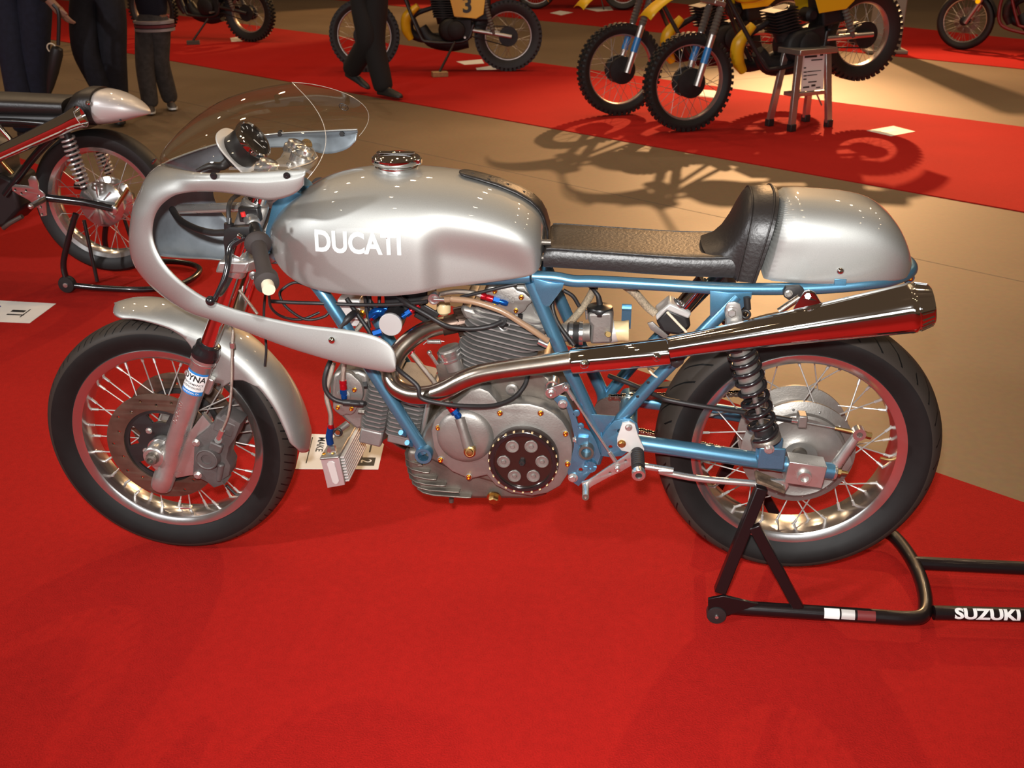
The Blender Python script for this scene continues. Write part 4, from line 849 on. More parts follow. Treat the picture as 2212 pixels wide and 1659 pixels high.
obj('hanger_strut', MB().cyl(TW(z5, 690, 275, -.16), TW(z5, 800, 200, -.16), .007, n=12), STEEL, mf)
obj('drilled_bracket', plate([(1440, 772), (1480, 768), (1475, 785), (1462, 795), (1448, 788)], -.13, .004, holes=[(1461.5, 779, .0026), (1479, 777, .002)][:1]), BLACKM, BK)
# ---- engine: crankcase, sump, covers
cc = obj('crankcase', MB().prism([TW(e3, *p, -.098) for p in ((880, 960), (960, 880), (1090, 770), (1190, 690), (1400, 655), (1640, 650), (1750, 740), (1810, 850), (1840, 1000), (1845, 1320), (1700, 1440), (1560, 1500), (1000, 1330), (820, 1240), (780, 1130), (820, 1040))], (0, .21, 0)), CASTD, BK, bevel=.008)
sp = [TW(e3, *p, -.088) for p in ((700, 1190), (705, 1290), (735, 1385), (785, 1470), (880, 1512), (1080, 1528), (1560, 1528), (1665, 1505), (1690, 1420), (1700, 1320), (1000, 1200))]
sump = obj('sump', MB().prism(sp, (0, .175, 0)), CASTD, cc, bevel=.010)
zq = ZZ(860, 900, 4.76)
for (xl, yl), (xr, yr) in (((62, 450), (250, 505)), ((66, 500), (322, 580)), ((84, 580), (396, 650)), ((100, 650), (490, 715)), ((130, 715), (632, 780)), ((180, 780), (752, 835))):
    pr_ = TW(zq, xr, yr, -.102); xf = TW(zq, xl, yl, -.055).x; xq = pr_.x; z = pr_.z-.002
    ol = [(xq, -.102), (xq-.012, -.104), (xf+.052, -.101), (xf+.026, -.092), (xf+.008, -.074), (xf, -.045), (xf, .03), (xf+.01, .065), (xf+.05, .090), (xq, .090)]
    obj('sump_fin', MB().prism([(x, y, z) for x, y in ol], (0, 0, .0042)), CASTD, sump, bevel=.0015)
inst('drain_plug', mesh_of('drain_plug', hexhead(.0125, .018), BRASS), TW(e3, 1300, 1505, -.093), (0, -1, -.35), sump); obj('drain_boss', MB().cyl(TW(e3, 1005, 1520, -.06), TW(e3, 1005, 1545, -.06), .006), CASTD, sump)
# side cover with alternator dome
cvp = [(885, 1060), (905, 990), (960, 930), (1040, 888), (1095, 840), (1150, 795), (1200, 780), (1250, 800), (1295, 850), (1330, 905), (1380, 898), (1450, 885), (1540, 888), (1625, 910), (1700, 950), (1755, 1000), (1795, 1065), (1820, 1150), (1818, 1260), (1790, 1350), (1740, 1425), (1660, 1470), (1560, 1490), (1420, 1470), (1320, 1420), (1255, 1345), (1130, 1372), (1020, 1325), (945, 1262), (900, 1170)]
cv = obj('clutch_side_cover', plate([e3(*p) for p in cvp], -.140, .045, bevel=.007), CAST, cc)
obj('cover_flange', plate([e3(*(1355+(x-1355)*1.022, 1130+(y-1130)*1.025)) for x, y in cvp], -.122, .010, bevel=.002), CAST, cv)
dm = TW(e3, 1100, 1090, -.140)
obj('alternator_dome', MB().lathe(dm, NEAR, [(.066, -.004), (.064, .004), (.052, .010), (.030, .013), (.0001, .014)], 56), CAST, cv, ang=60)
for i, q in enumerate(((915, 1030), (1340, 930), (1620, 930), (1792, 1072), (1806, 1280), (1126, 1370), (932, 1252), (1590, 1500), (955, 1200))[:7]):
    c = TW(e3, *q, -.140); obj('bolt_boss', MB().lathe(c, NEAR, [(.009, -.02), (.0075, .001), (.006, .0015)], 18), CAST, cv); inst('gold_screw', HEXG, c+Vector((0, -.001, 0)), NEAR, cv, 1.15)
obj('oil_boss', MB().tube([TW(e3, 1062, 965, -.150), TW(e3, 1090, 1060, -.156), TW(e3, 1128, 1185, -.158)], [.012, .011, .013], 16), CAST, cv)
obj('oil_banjo', MB().lathe(TW(e3, 1132, 1195, -.165), NEAR, [(.013, -.01), (.0135, .004), (.009, .006), (.009, .012), (.004, .013)], 20), BRASS, cv)
obj('lock_wire', MB().torus(TW(e3, 1132, 1205, -.180), (.2, -1, .3), .009, .0008, 20, 6), BRASS, cv)
# clutch under its dark clear cover
ck = TW(e3, 1503, 1250, -.150)
cl_ = obj('clutch_drum', MB().lathe(ck, NEAR, [(.079, -.02), (.080, .006), (.078, .012), (.0735, .0155), (.071, .0155), (.066, .013), (.064, .011), (.0001, .011)], 96), CLUTCHB, cc)
obj('clutch_ring', MB().lathe(ck+Vector((0, -.0155, 0)), NEAR, [(.0735, -.002), (.0735, .002), (.0665, .002), (.0665, -.002)], 96, closed=True), BLACK, cl_)
tabm = mesh_of('friction_tab', MB().box((0, 0, 0), (.0012, .0040, .0022)), TANPL)
for i in range(24):
    a = 2*PI*i/24; c = ck+Vector((.0772*math.cos(a), -.0135, .0772*math.sin(a)))
    o = bpy.data.objects.new('friction_tab', tabm); o.location = c; o.rotation_euler = (0, -a, 0); link(o, cl_)
for q in ((1425, 1163), (1555, 1163), (1630, 1267), (1570, 1366), (1440, 1366), (1365, 1267)):
    c = TW(e3, *q, -.1615); sc_ = obj('spring_cup', MB().lathe(c, NEAR, [(.0150, -.004), (.0150, .0015), (.0140, .0025), (.0128, .0025), (.0122, .0005), (.0058, .0), (.0050, .002), (.0040, .003), (.0001, .003)], 30), CAST, cl_)
obj('centre_bolt', MB().lathe(TW(e3, 1494, 1268, -.1615), NEAR, [(.0075, 0), (.0075, .008), (.006, .010), (.003, .010), (.003, .006)], 6), BLACKM, cl_)

def rsec(a, b, r, n=5):
    o = []
    for cx, cy, s in ((a-r, b-r, 0), (-a+r, b-r, 1), (-a+r, -b+r, 2), (a-r, -b+r, 3)):
        for i in range(n+1): t = PI/2*(s+i/n); o.append((cx+r*math.cos(t), cy+r*math.sin(t)))
    return o
# ---- rear cylinder and head, leaning back
RAx = Vector((math.sin(math.radians(13)), 0, math.cos(math.radians(13)))); RX = Vector((RAx.z, 0, -RAx.x)); RY = Vector((0, 1, 0))
rc0 = TW(e3, 1300, 640, -.075); rc0.y = 0
cyl = obj('cylinder', MB().prism([rc0-RAx*.06+RX*x+RY*y for x, y in rsec(.066, .062, .05)], RAx*.20), FINA, BK, label='rear cylinder barrel')
def finplate(a, b, r, th): return mesh_of('fin', MB().prism([(x, y, -th/2) for x, y in rsec(a, b, r)], (0, 0, th)), FINA)
def putfin(me, c, par, X, Y, Z, nm='fin'):
    o = bpy.data.objects.new(nm, me); R = Matrix((X, Y, Z)).transposed(); o.location = c; o.rotation_euler = R.to_euler(); link(o, par)
for i in range(9):
    a = .080+.010*min(1, i/5); putfin(finplate(a, a*.98, .05, .0034), rc0+RAx*(-.028+.0118*i)+RX*(-.004+.0*i), cyl, RX, RY, RAx)
for i in range(6):
    a = .098-.003*i; putfin(finplate(a, .098, .045, .0036), rc0+RAx*(.0805+.0122*i)+RX*.004, cyl, RX, RY, RAx)
hdz = rc0+RAx*.145
head = obj('cylinder_head', MB().prism([TW(zh, *p, -.078) for p in ((240, 420), (330, 400), (470, 450), (600, 330), (720, 140), (860, 70), (1050, 40), (1330, 40), (1400, 160), (1450, 330), (1520, 480), (1660, 640), (1740, 760), (1640, 850), (1300, 760), (900, 740), (500, 660), (320, 600))], (0, .160, 0)), CAST, BK, bevel=.008)
cpx_ = [(700, 135), (780, 100), (860, 110), (960, 92), (1060, 85), (1120, 105), (1180, 165), (1270, 185), (1320, 225), (1385, 285), (1392, 320), (1330, 370), (1300, 430), (1240, 480), (1170, 500), (1080, 495), (980, 485), (910, 460), (850, 405), (780, 400), (760, 350), (700, 300)]
rc_ = obj('rocker_cover', plate([zh(*p) for p in cpx_], -.094, .016, bevel=.004, smooth=2), CAST, head)
obj('cover_gasket', plate([zh(1040+(x-1040)*1.03, 290+(y-290)*1.04) for x, y in cpx_], -.082, .006, bevel=.001, smooth=2), CASTD, head)
for q in ((822, 143), (1252, 242), (1167, 455), (812, 378)): c = TW(zh, *q, -.095); obj('bolt_boss', MB().lathe(c, NEAR, [(.0072, -.006), (.0066, .001)], 16), CAST, rc_); inst('gold_screw', HEXG, c+Vector((0, -.001, 0)), NEAR, rc_)
obj('cast_number', remap(text_mb('750', .020, .0, .0005), lambda v: TW(zh, 1040, 270, -.0945)+Vector((v.x*.95+v.y*.2, -v.z, v.y-v.x*.32))), CAST, rc_)
obj('spark_plug_cap', MB().cyl(TW(zh, 930, 640, -.098), TW(zh, 965, 690, -.085), .011, n=16).cyl(TW(zh, 960, 690, -.085), TW(zh, 985, 720, -.07), .009), RUB, head)
obj('spark_plug_seat', MB().torus(TW(zh, 975, 700, -.085), (.3, -1, .6), .011, .003), ALUB, head)
obj('head_stud_nut', MB().cyl(TW(zh, 1235, 590, -.090), TW(zh, 1235, 520, -.090), .006, n=6), BLACKM, head)
T('plug_lead', [(*zh(930, 640), -.100), (*zh(760, 710), -.112), (*zh(480, 755), -.120), (*zh(200, 740), -.120), (*zh(0, 690), -.115), (*zf(1500, 440), -.110), (*zf(1250, 300), -.10), (*zf(1130, 200), -.08)], .0052, RUB, BK, 12)
# bevel tower and intake
obj('bevel_tower', MB().cyl(TW(zf, 1870, 960, -.06), TW(zf, 1990, 1290, -.06), .024, n=24).cyl(TW(zf, 1750, 1000, -.062), TW(zf, 1960, 920, -.062), .0, .0) if False else MB().cyl(TW(zf, 1850, 930, -.06), TW(zf, 1960, 1230, -.06), .0245, n=24), CAST, BK)
obj('tower_collar', MB().lathe(TW(zf, 1850, 950, -.06), TW(zf, 1900, 1090, -.06)-TW(zf, 1850, 950, -.06), [(.022, 0), (.0285, .002), (.0285, .010), (.026, .012), (.026, .020), (.0285, .022), (.0285, .026)], 28), ALUB, BK)
obj('tower_base', plate([e3(*p) for p in ((910, 610), (1060, 560), (1080, 640), (1000, 720), (930, 700))], -.075, .05, bevel=.005), CASTD, BK)
T('clamp_rod', [(*zf(1575, 1010), -.075), (*zf(1690, 1180), -.075)], .004, ALUB, BK, 10, 2); obj('rod_nut', MB().sphere(TW(zf, 1575, 1005, -.076), .0055), ALUB, BK)
obj('case_plug', MB().lathe(TW(e3, 1422, 770, -.102), NEAR, [(.014, -.01), (.014, .002), (.011, .004), (.007, .004), (.006, .009), (.003, .009)], 24), CAST, cc)
obj('shaft_seal', MB().lathe(TW(e3, 1700, 740, -.102), NEAR, [(.016, -.02), (.0165, .012), (.0145, .014), (.0125, .011), (.008, .011)], 30), ALUB, cc)
# ---- front cylinder, nearly level: fins run fore and aft
FAx = Vector((-math.cos(math.radians(12)), 0, math.sin(math.radians(12)))); FN = Vector((FAx.z, 0, -FAx.x))
fc0 = TW(zo, 1120, 640, -.085); fc0.y = 0
fcy = obj('cylinder', MB().prism([fc0-FAx*.045+FN*x+RY*y for x, y in rsec(.056, .058, .045)], FAx*.16), FINA, BK, label='front cylinder barrel')
def slab(l0, l1, w, ch): return MB().prism([FAx*l0+RY*-w, FAx*(l0+ch)+RY*(-w-ch), FAx*(l1-ch)+RY*(-w-ch), FAx*l1+RY*-w, FAx*l1+RY*w, FAx*(l1-ch)+RY*(w+ch), FAx*(l0+ch)+RY*(w+ch), FAx*l0+RY*w], FN*.0036)
fb = mesh_of('fin', slab(-.045, .033, .078, .008), FINA); fh = mesh_of('fin', slab(.036, .090, .082, .010), FINA)
for i in range(11):
    for me_ in (fb, fh):
        o = bpy.data.objects.new('fin', me_); o.location = fc0+FN*(-.058+.0112*i+(.004 if me_ is fh else 0)); link(o, fcy)
obj('cylinder_foot', MB().box(fc0+FN*-.070+FAx*-.01, (.036, .078, .012), (FAx, RY, FN)), FINA, fcy, bevel=.004)
obj('head_foot', MB().box(fc0+FN*-.078+FAx*.064, (.027, .084, .020), (FAx, RY, FN)), FINA, fcy, bevel=.005)
obj('barrel_flange', MB().box(fc0-FAx*.053, (.006, .085, .058), (FAx, RY, FN)), CAST, fcy, bevel=.004)
h2 = obj('cylinder_head', MB().prism([TW(zo, *p, -.080) for p in ((190, 250), (230, 110), (330, 70), (560, 60), (680, 120), (690, 300), (640, 500), (620, 800), (540, 830), (430, 740), (330, 650), (230, 520), (190, 400))], (0, .165, 0)), CAST, BK, bevel=.008)
cq = [(275, 330), (290, 210), (320, 140), (400, 108), (460, 125), (500, 165), (560, 220), (590, 300), (592, 400), (560, 470), (520, 520), (495, 580), (450, 615), (400, 605), (350, 625), (310, 600), (250, 540), (262, 450)]
rc2 = obj('rocker_cover', plate([zo(*p) for p in cq], -.097, .018, bevel=.004, smooth=2), CAST, h2)
obj('cover_gasket', plate([zo(420+(x-420)*1.05, 360+(y-360)*1.05) for x, y in cq], -.084, .006, bevel=.001, smooth=2), CASTD, h2)
obj('cover_dome', MB().lathe(TW(zo, 370, 390, -.097), NEAR, [(.017, -.003), (.017, .002), (.0145, .004), (.0001, .0045)], 32), CAST, rc2)
for q in ((510, 305), (297, 530), (472, 545)): c = TW(zo, *q, -.098); obj('bolt_boss', MB().lathe(c, NEAR, [(.0072, -.006), (.0066, .001)], 16), CAST, rc2); inst('gold_screw', HEXG, c+Vector((0, -.001, 0)), NEAR, rc2)
obj('head_nut', MB().cyl(TW(zo, 680, 240, -.075), TW(zo, 615, 240, -.075), .0105, n=6), BLACKM, h2); obj('head_nut', MB().cyl(TW(zo, 640, 590, -.08), TW(zo, 560, 580, -.08), .007, n=6), CASTD, h2)
# AN fittings: red socket, blue hex body
def fitting(a, b, par=BK, r=.0082):
    d = b-a; L = d.length; f = obj('hose_socket', MB().lathe(a, d, [(r*.75, 0), (r*1.0, .001), (r*1.05, L*.16), (r*.88, L*.2), (r*1.0, L*.26), (r*1.0, L*.44), (r*.8, L*.45)], 24), ANRED, par)
    obj('hose_nut', MB().lathe(a+d*.44, d, [(r*.8, 0), (r*1.02, .001), (r*1.02, L*.24), (r*.8, L*.25)], 6).lathe(a+d*.69, d, [(r*.72, 0), (r*.72, L*.06), (r*.85, L*.07), (r*.85, L*.24), (r*.6, L*.31)], 18), ANBLU, f)
fitting(TW(zo, 358, 185, -.115), TW(zo, 378, 435, -.113)); T('oil_line', [(*zo(358, 190), -.115), (*zo(370, 40), -.115), (*zo(385, -80), -.11), (*zo(420, -260), -.09), (*zf(600, 600), -.06), (*zf(800, 480), -.04)], .0060, BRAID, BK, 12)
fitting(TW(zh, 595, 215, -.10), TW(zh, 1035, 350, -.098), r=.0075); T('oil_line', [(*zh(600, 220), -.10), (*zh(480, 175), -.098), (*zh(200, 150), -.09), (*zh(-100, 200), -.07), (*zf(1500, 250), -.04), (*zf(1380, 370), -.03)], .0055, BRAID, BK, 12)
fitting(TW(zf, 1430, 320, -.045), TW(zf, 1150, 520, -.06), r=.008); fitting(TW(zf, 650, 560, -.045), TW(zf, 900, 400, -.045), r=.0085)
obj('blue_elbow', MB().tube([TW(zf, 700, 500, -.045), TW(zf, 810, 420, -.045), TW(zf, 900, 420, -.04), TW(zf, 950, 470, -.03)], .0095, 12).box(TW(zf, 920, 405, -.03), (.011, .011, .011)), ANBLU, BK, bevel=.002)
obj('blue_nut', MB().cyl(TW(zf, 770, 740, -.07), TW(zf, 890, 700, -.065), .009, n=6), ANBLU, BK)
fitting(TW(e3, 985, 870, -.150), TW(e3, 1062, 965, -.153), r=.0095)
T('braided_line', [(*zf(1310, 1000), -.06), (*zf(1450, 1180), -.07), (*zf(1640, 1420), -.09), (*e3(985, 870), -.14)], .0062, BRAID, BK, 12); obj('red_socket', MB().cyl(TW(zf, 1280, 950, -.058), TW(zf, 1340, 1010, -.062), .0095, .008, 16), ANRED, BK)
# brushed round cap of the oil filter
fk_ = TW(zf, 1018, 606, -.085)
of = obj('oil_filter_housing', MB().lathe(fk_+Vector((0, .07, 0)), NEAR, [(.024, 0), (.0255, .03), (.0255, .066)], 40), BLACKM, BK)
obj('brushed_cap', MB().lathe(fk_+Vector((0, .004, 0)), NEAR, [(.0255, -.004), (.0262, 0), (.0262, .005), (.0252, .006), (.0001, .006)], 56), M('brushed_lid', (0.62, 0.61, 0.59), 0.45, 0.38), of)
# wires and cables under the tank
T('throttle_cable', [(*zf(-700, 270), -.14), (*zf(-350, 290), -.12), (*zf(0, 300), -.10), (*zf(500, 320), -.085), (*zf(1000, 320), -.085), (*zf(1400, 290), -.09), (*zf(1550, 270), -.095)], .0042, RUB, BK)
T('ignition_lead', [(*zf(390, 230), -.06), (*zf(560, 480), -.06), (*zf(700, 680), -.065), (*zf(770, 820), -.08), (*zf(900, 1000), -.12), (*zf(1120, 1240), -.195), (*zf(1400, 1480), -.212), (*e3(800, 830), -.216), (*e3(960, 870), -.216), (*e3(1120, 885), -.20), (*e3(1300, 880), -.17), (*e3(1430, 830), -.14), (*e3(1510, 740), -.115), (*e3(1540, 640), -.09)], .0052, RUB, BK, 12)
T('ignition_lead', [(*zf(300, 640), -.10), (*zf(430, 500), -.09), (*zf(530, 420), -.05)], .008, RUB, BK)
T('cable', [(*zf(650, 200), -.05), (*zf(680, 420), -.05), (*zf(720, 650), -.055)], .004, RUB, BK); T('cable', [(*zf(720, 190), -.03), (*zf(740, 420), -.04)], .004, RUB, BK)
T('cable', [(*zf(860, 180), -.02), (*zf(855, 350), -.03)], .004, RUB, BK); T('cable', [(*zf(1150, 190), -.03), (*zf(1250, 280), -.03), (*zf(1300, 340), -.03)], .006, RUB, BK)
T('cable', [(685, 625, -.09), (640, 610, -.09), (610, 625, -.10), (605, 640, -.11), (620, 665, -.11), (660, 690, -.10), (700, 684, -.09), (716, 668, -.08)], .0032, RUB, BK); T('cable', [(575, 615, -.05), (570, 680, -.05), (575, 750, -.06), (572, 790, -.06)], .003, RUB, BK); T('cable', [(581, 638, -.2), (586, 665, -.15), (610, 684, -.12), (650, 690, -.1), (690, 675, -.08)], .003, RUB, BK)
obj('coil', MB().box(TW(zf, 470, 330, -.0), (.026, .03, .024)), GREYP, BK, bevel=.003); obj('coil', MB().box(TW(zf, 500, 520, .02), (.018, .02, .012)), GREYP, BK, bevel=.003); inst('gold_screw', HEXG, TW(zf, 605, 445, -.03), NEAR, BK, 1.6)
obj('battery_box', MB().box(TW(zf, 1300, 180, .03), (.05, .05, .028)), BLACKM, BK, bevel=.004); obj('coil_pack', MB().box(TW(zf, 1560, 420, -.01), (.024, .022, .020), (Vector((.86, 0, -.5)), RY, Vector((.5, 0, .86)))), BLACKM, BK, bevel=.003)
T('black_cable', [(*zh(260, 240), -.10), (*zh(640, 150), -.105), (*zh(960, 75), -.105), (*zh(1180, 35), -.100)], .0035, RUB, BK)
# fuel tap and hose
ft = TW(zf, 1640, 240, -.118)
tp = obj('fuel_tap', MB().lathe(ft, NEAR, [(.0125, -.02), (.0130, -.002), (.0125, .002), (.0105, .002), (.0098, -.002), (.006, -.002), (.0045, .004), (.0001, .004)], 28), ALUB, BK)
obj('tap_spout', MB().cyl(ft, TW(zf, 1830, 250, -.118), .0045, n=12), ALUB, tp)
T('fuel_hose', [(*zf(1800, 248), -.118), (*zf(1900, 240), -.120), (*zh(150, 275), -.124), (*zh(450, 310), -.128), (*zh(760, 400), -.130), (*zh(1000, 500), -.131), (*zh(1300, 690), -.131), (*zh(1500, 820), -.130), (*zh(1690, 950), -.127)], .0068, TANHOSE, BK, 14)
obj('hose_tail', MB().cyl(TW(zh, 1530, 950, -.110), TW(zh, 1680, 1020, -.110), .0085, n=16), ALUB, BK)
obj('amber_filter', MB().lathe(TW(zf, 1780, 300, -.02), (0, 0, -1), [(.014, 0), (.016, .004), (.016, .02), (.010, .026)], 20), TANPL, BK)
# plug lead to the front head, loop past the fairing
T('plug_lead', [(*zo(200, -60), -.10), (*zo(160, 30), -.115), (*zo(125, 170), -.122), (*zo(140, 310), -.124), (*zo(230, 420), -.124), (*zo(380, 470), -.122), (*zo(560, 488), -.118), (*zo(640, 482), -.10)], .0055, RUB, BK, 12)
obj('plug_cap', MB().cyl(TW(zo, 360, 468, -.122), TW(zo, 620, 486, -.112), .0078, n=14), RUB, h2)
T('braided_line', [(*zo(240, -40), -.07), (*zo(190, 160), -.08), (*zo(150, 380), -.085), (*zo(190, 560), -.088), (*zo(205, 640), -.088), (*zo(205, 770), -.088)], .0058, BRAID, BK, 12)
# ---- oil cooler hung in front of the sump
ocn = [zo(*p) for p in ((78, 1195), (312, 1172), (388, 1520), (165, 1560))]
oc = obj('oil_cooler', MB().prism([W(*p, -.105) for p in ocn], (0, .185, 0)), CAST, BK, bevel=.003)
OC = [W(*p, -.105) for p in ocn]; oX = (OC[1]-OC[0]).normalized(); oZ = (OC[0]-OC[3]).normalized()
a_, b_ = W(*zo(165, 1250), -.1056), W(*zo(262, 1480), -.1056)
obj('cooler_window', MB().prism([p for p in [OC[0].lerp(OC[3], t)*(1-s)+OC[1].lerp(OC[2], t)*s+Vector((0, -.0042, 0)) for s, t in ((.30, .16), (.42, .10), (.60, .10), (.70, .16), (.74, .80), (.62, .90), (.50, .90), (.38, .82))]], (0, .003, 0)), GREYP, oc)
obj('cooler_frame', MB().prism([OC[0].lerp(OC[3], t)*(1-s)+OC[1].lerp(OC[2], t)*s+Vector((0, -.0025, 0)) for s, t in ((0, 0), (1, 0), (1, 1), (0, 1))], (0, .003, 0)), M('red_bounce_alu', (0.62, 0.58, 0.57), 0.7, 0.42), oc, bevel=.001)  # red bounce from the carpet is tinted into this bare aluminium
for i in range(9):
    p = OC[1].lerp(OC[2], .07+.107*i); obj('cooler_row', MB().box(p+Vector((.003, .096, 0)), (.006, .088, .0021), (oX, RY, oZ)), GREYP, oc, bevel=.001)
obj('cooler_lid', MB().box(OC[0].lerp(OC[1], .5)+Vector((0, .045, .003)), (.024, .052, .003), (oX, RY, oZ)), CAST, oc, bevel=.003)
for q in ((120, 1148), (233, 1133)): inst('gold_screw', HEXG, TW(zo, *q, -.093), (0, -.25, 1), oc, 1.0)
obj('cooler_port', MB().lathe(TW(zo, 222, 1095, -.085), (0, 0, 1), [(.0125, -.004), (.0115, .006), (.0095, .012), (.008, .016)], 6), ALUB, oc)
obj('blue_elbow', MB().tube([TW(zo, 200, 1000, -.086), TW(zo, 185, 910, -.086), TW(zo, 195, 850, -.086), TW(zo, 205, 790, -.087)], .0085, 14), ANBLU, BK)
obj('red_socket', MB().cyl(TW(zo, 205, 800, -.087), TW(zo, 203, 745, -.088), .0078, n=14), ANRED, BK)
obj('cooler_mount', MB().cyl(TW(zo, 295, 850, -.098), TW(zo, 305, 840, -.07), .0095, n=24).torus(TW(zo, 295, 852, -.098), YA, .0088, .003), BLACKM, oc); obj('mount_arm', MB().cyl(TW(zo, 300, 830, -.08), TW(zo, 420, 740, -.06), .008, n=12), CAST, oc)
obj('mount_screw', MB().lathe(TW(zo, 295, 852, -.1), NEAR, [(.006, 0), (.006, .002), (.0001, .002)], 16), BRASS, oc)
# springy bits behind the downtube
T('exhaust_header', [(*zo(900, 870), .02), (*zo(1000, 960), .03), (*zo(1150, 1030), .05), (*zo(1400, 1080), .09)], .0205, STEEL, BK, 22)
obj('case_bracket', MB().torus(TW(zo, 1345, 1225, -.085), (.2, 1, .3), .010, .004), BRASS, BK)
# ---- carburettors
cb = TW(z4, 500, 420, -.050)
carb = obj('carburettor', MB().prism([TW(z4, *p, -.078) for p in ((415, 310), (580, 300), (590, 360), (580, 520), (430, 525), (440, 400), (415, 370))], (0, .056, 0)), CAST, BK, bevel=.006)
obj('carb_cap', MB().lathe(TW(z4, 497, 305, -.050), (0, 0, 1), [(.024, -.006), (.0285, 0), (.0285, .012), (.027, .015), (.010, .018), (.006, .021)], 36), BPLAST, carb)
obj('cable_boot', MB().tube([TW(z4, 497, 245, -.05), TW(z4, 485, 190, -.05), TW(z4, 455, 150, -.045), TW(z4, 420, 120, -.03)], [.007, .0055, .004, .003], 12), RUB, carb)
obj('bell_adapter', MB().cyl(TW(z4, 560, 440, -.050), TW(z4, 610, 430, -.050), .0245, n=28), GREYP, carb); obj('bellmouth', MB().lathe(TW(z4, 595, 432, -.050), (1, 0, .05), [(.023, 0), (.0225, .022), (.0245, .032), (.0235, .033), (.020, .02)], 32), TANPL, carb)
obj('carb_stub', MB().cyl(TW(z4, 240, 440, -.04), TW(z4, 440, 440, -.05), .021, n=28), CAST, carb); obj('rubber_manifold', MB().cyl(TW(z4, 285, 445, -.042), TW(z4, 375, 445, -.047), .0245, n=28), RUB, carb)
for x in (300, 368): obj('hose_clip', MB().lathe(TW(z4, x, 445, -.045), (1, 0, 0), [(.0252, -.0045), (.0262, -.004), (.0262, .004), (.0252, .0045)], 28), ALUB, carb)
obj('carb_screw', MB().cyl(TW(z4, 548, 450, -.08), TW(z4, 556, 455, -.092), .006), BRASS, carb); obj('idle_screw', MB().cyl(TW(z4, 403, 290, -.078), TW(z4, 408, 350, -.078), .0028), ALUB, carb)
T('breather_hose', [(*z4(260, 400), .01), (*z4(330, 330), .0), (*z4(400, 240), -.01), (*z4(440, 170), -.02), (*z4(460, 130), -.03)], .0085, FABBRD, BK, 14)
T('breather_hose', [(*z4(660, 110), -.04), (*z4(740, 170), -.03), (*z4(820, 260), -.02), (*z4(880, 310), -.02)], .0095, FABBRD, BK, 14)
T('drain_tube', [(*z4(180, 150), -.06), (*z4(170, 260), -.08), (*z4(210, 380), -.09), (*z4(320, 530), -.10)], .0048, RUB, BK); T('drain_tube', [(*z4(245, 150), -.02), (*z4(310, 190), -.02), (*z4(355, 260), -.02)], .0045, RUB, BK)
obj('frame_strap', MB().box(TW(z4, 680, 330, .06), (.011, .002, .030)).box(TW(z4, 682, 275, .055), (.011, .008, .002)), BLUE, BK)
# second carburettor assembly leaning at the back
obj('catch_tank', MB().prism([TW(z4, *p, .0) for p in ((880, 360), (960, 270), (1100, 330), (1130, 400), (1060, 470), (930, 450))], (0, .06, 0)), RUB, BK, bevel=.008)
obj('catch_tank_cap', MB().prism([TW(z4, *p, -.005) for p in ((880, 320), (980, 240), (1130, 310), (1110, 350), (960, 290), (890, 365))], (0, .06, 0)), GREYP, BK, bevel=.004)
obj('chrome_stub', MB().cyl(TW(z4, 1060, 270, .02), TW(z4, 1220, 80, .02), .020, n=28), CHROME, BK); obj('stub_clip', MB().torus(TW(z4, 1040, 240, .0), (.7, 0, .7), .011, .004), ALUB, BK)
obj('catch_tank_tie', MB().cyl(TW(z4, 960, 300, -.012), TW(z4, 1095, 440, -.012), .003), CREAM, BK)
obj('link_bracket', plate([z4(*p) for p in ((830, 380), (860, 372), (890, 400), (970, 470), (940, 480), (850, 420))], -.03, .006), CAST, BK)
# ------------------------------------------------------------------ paddock stand under the rear wheel
PS = thing('paddock_stand', 'black tubular paddock stand with white lettering lifting the rear wheel', 'stand', (1.6, 0, 0))
r_ = .0165; zc_ = .034
def gz(x, y, z=zc_): return G(*zs(x, y), z)
nr = [gz(262, 925), gz(480, 968), gz(760, 1020), gz(1050, 1085), gz(1260, 1130)]
yN = -.186
nr = [Vector((p.x, yN, zc_)) for p in nr]
xe = gz(1575, 1010).x
cross = [Vector((xe-.055, yN, zc_)), Vector((xe-.018, yN+.012, zc_)), Vector((xe, yN+.05, zc_)), Vector((xe+.012, -.07, zc_)), Vector((xe+.016, 0, zc_))]
path = nr+cross; path = path+[Vector((p.x, -p.y, p.z)) for p in path[-2::-1]]
base = obj('base_tube', MB().tube(path, r_, 20, 5), MAROON, PS)
hA = Vector((xe+.012, gz(1610, 1045).y+.005, zc_)); hB = gz(2212, 1108); hB = Vector((hB.x, hA.y+.012, zc_)); d_ = (hB-hA).normalized()
h1_ = obj('handle_tube', MB().tube([hA, hA+d_*.25, hA+d_*.50, hA+d_*.60+Vector((0, .03, 0)), hA+d_*.64+Vector((0, .09, 0))], r_, 20, 5), MAROON, PS)
gA, gB = gz(1530, 715), gz(2120, 785); gA.x = xe+.012; gB = Vector((gB.x, gA.y+.004, zc_))
g_ = (gB-gA).normalized(); obj('handle_tube', MB().tube([gA, gA+g_*.25, gA+g_*.50, gA+g_*.60+Vector((0, -.01, 0)), hA+d_*.64+Vector((0, .09, 0))], r_, 20, 5), MAROON, PS)
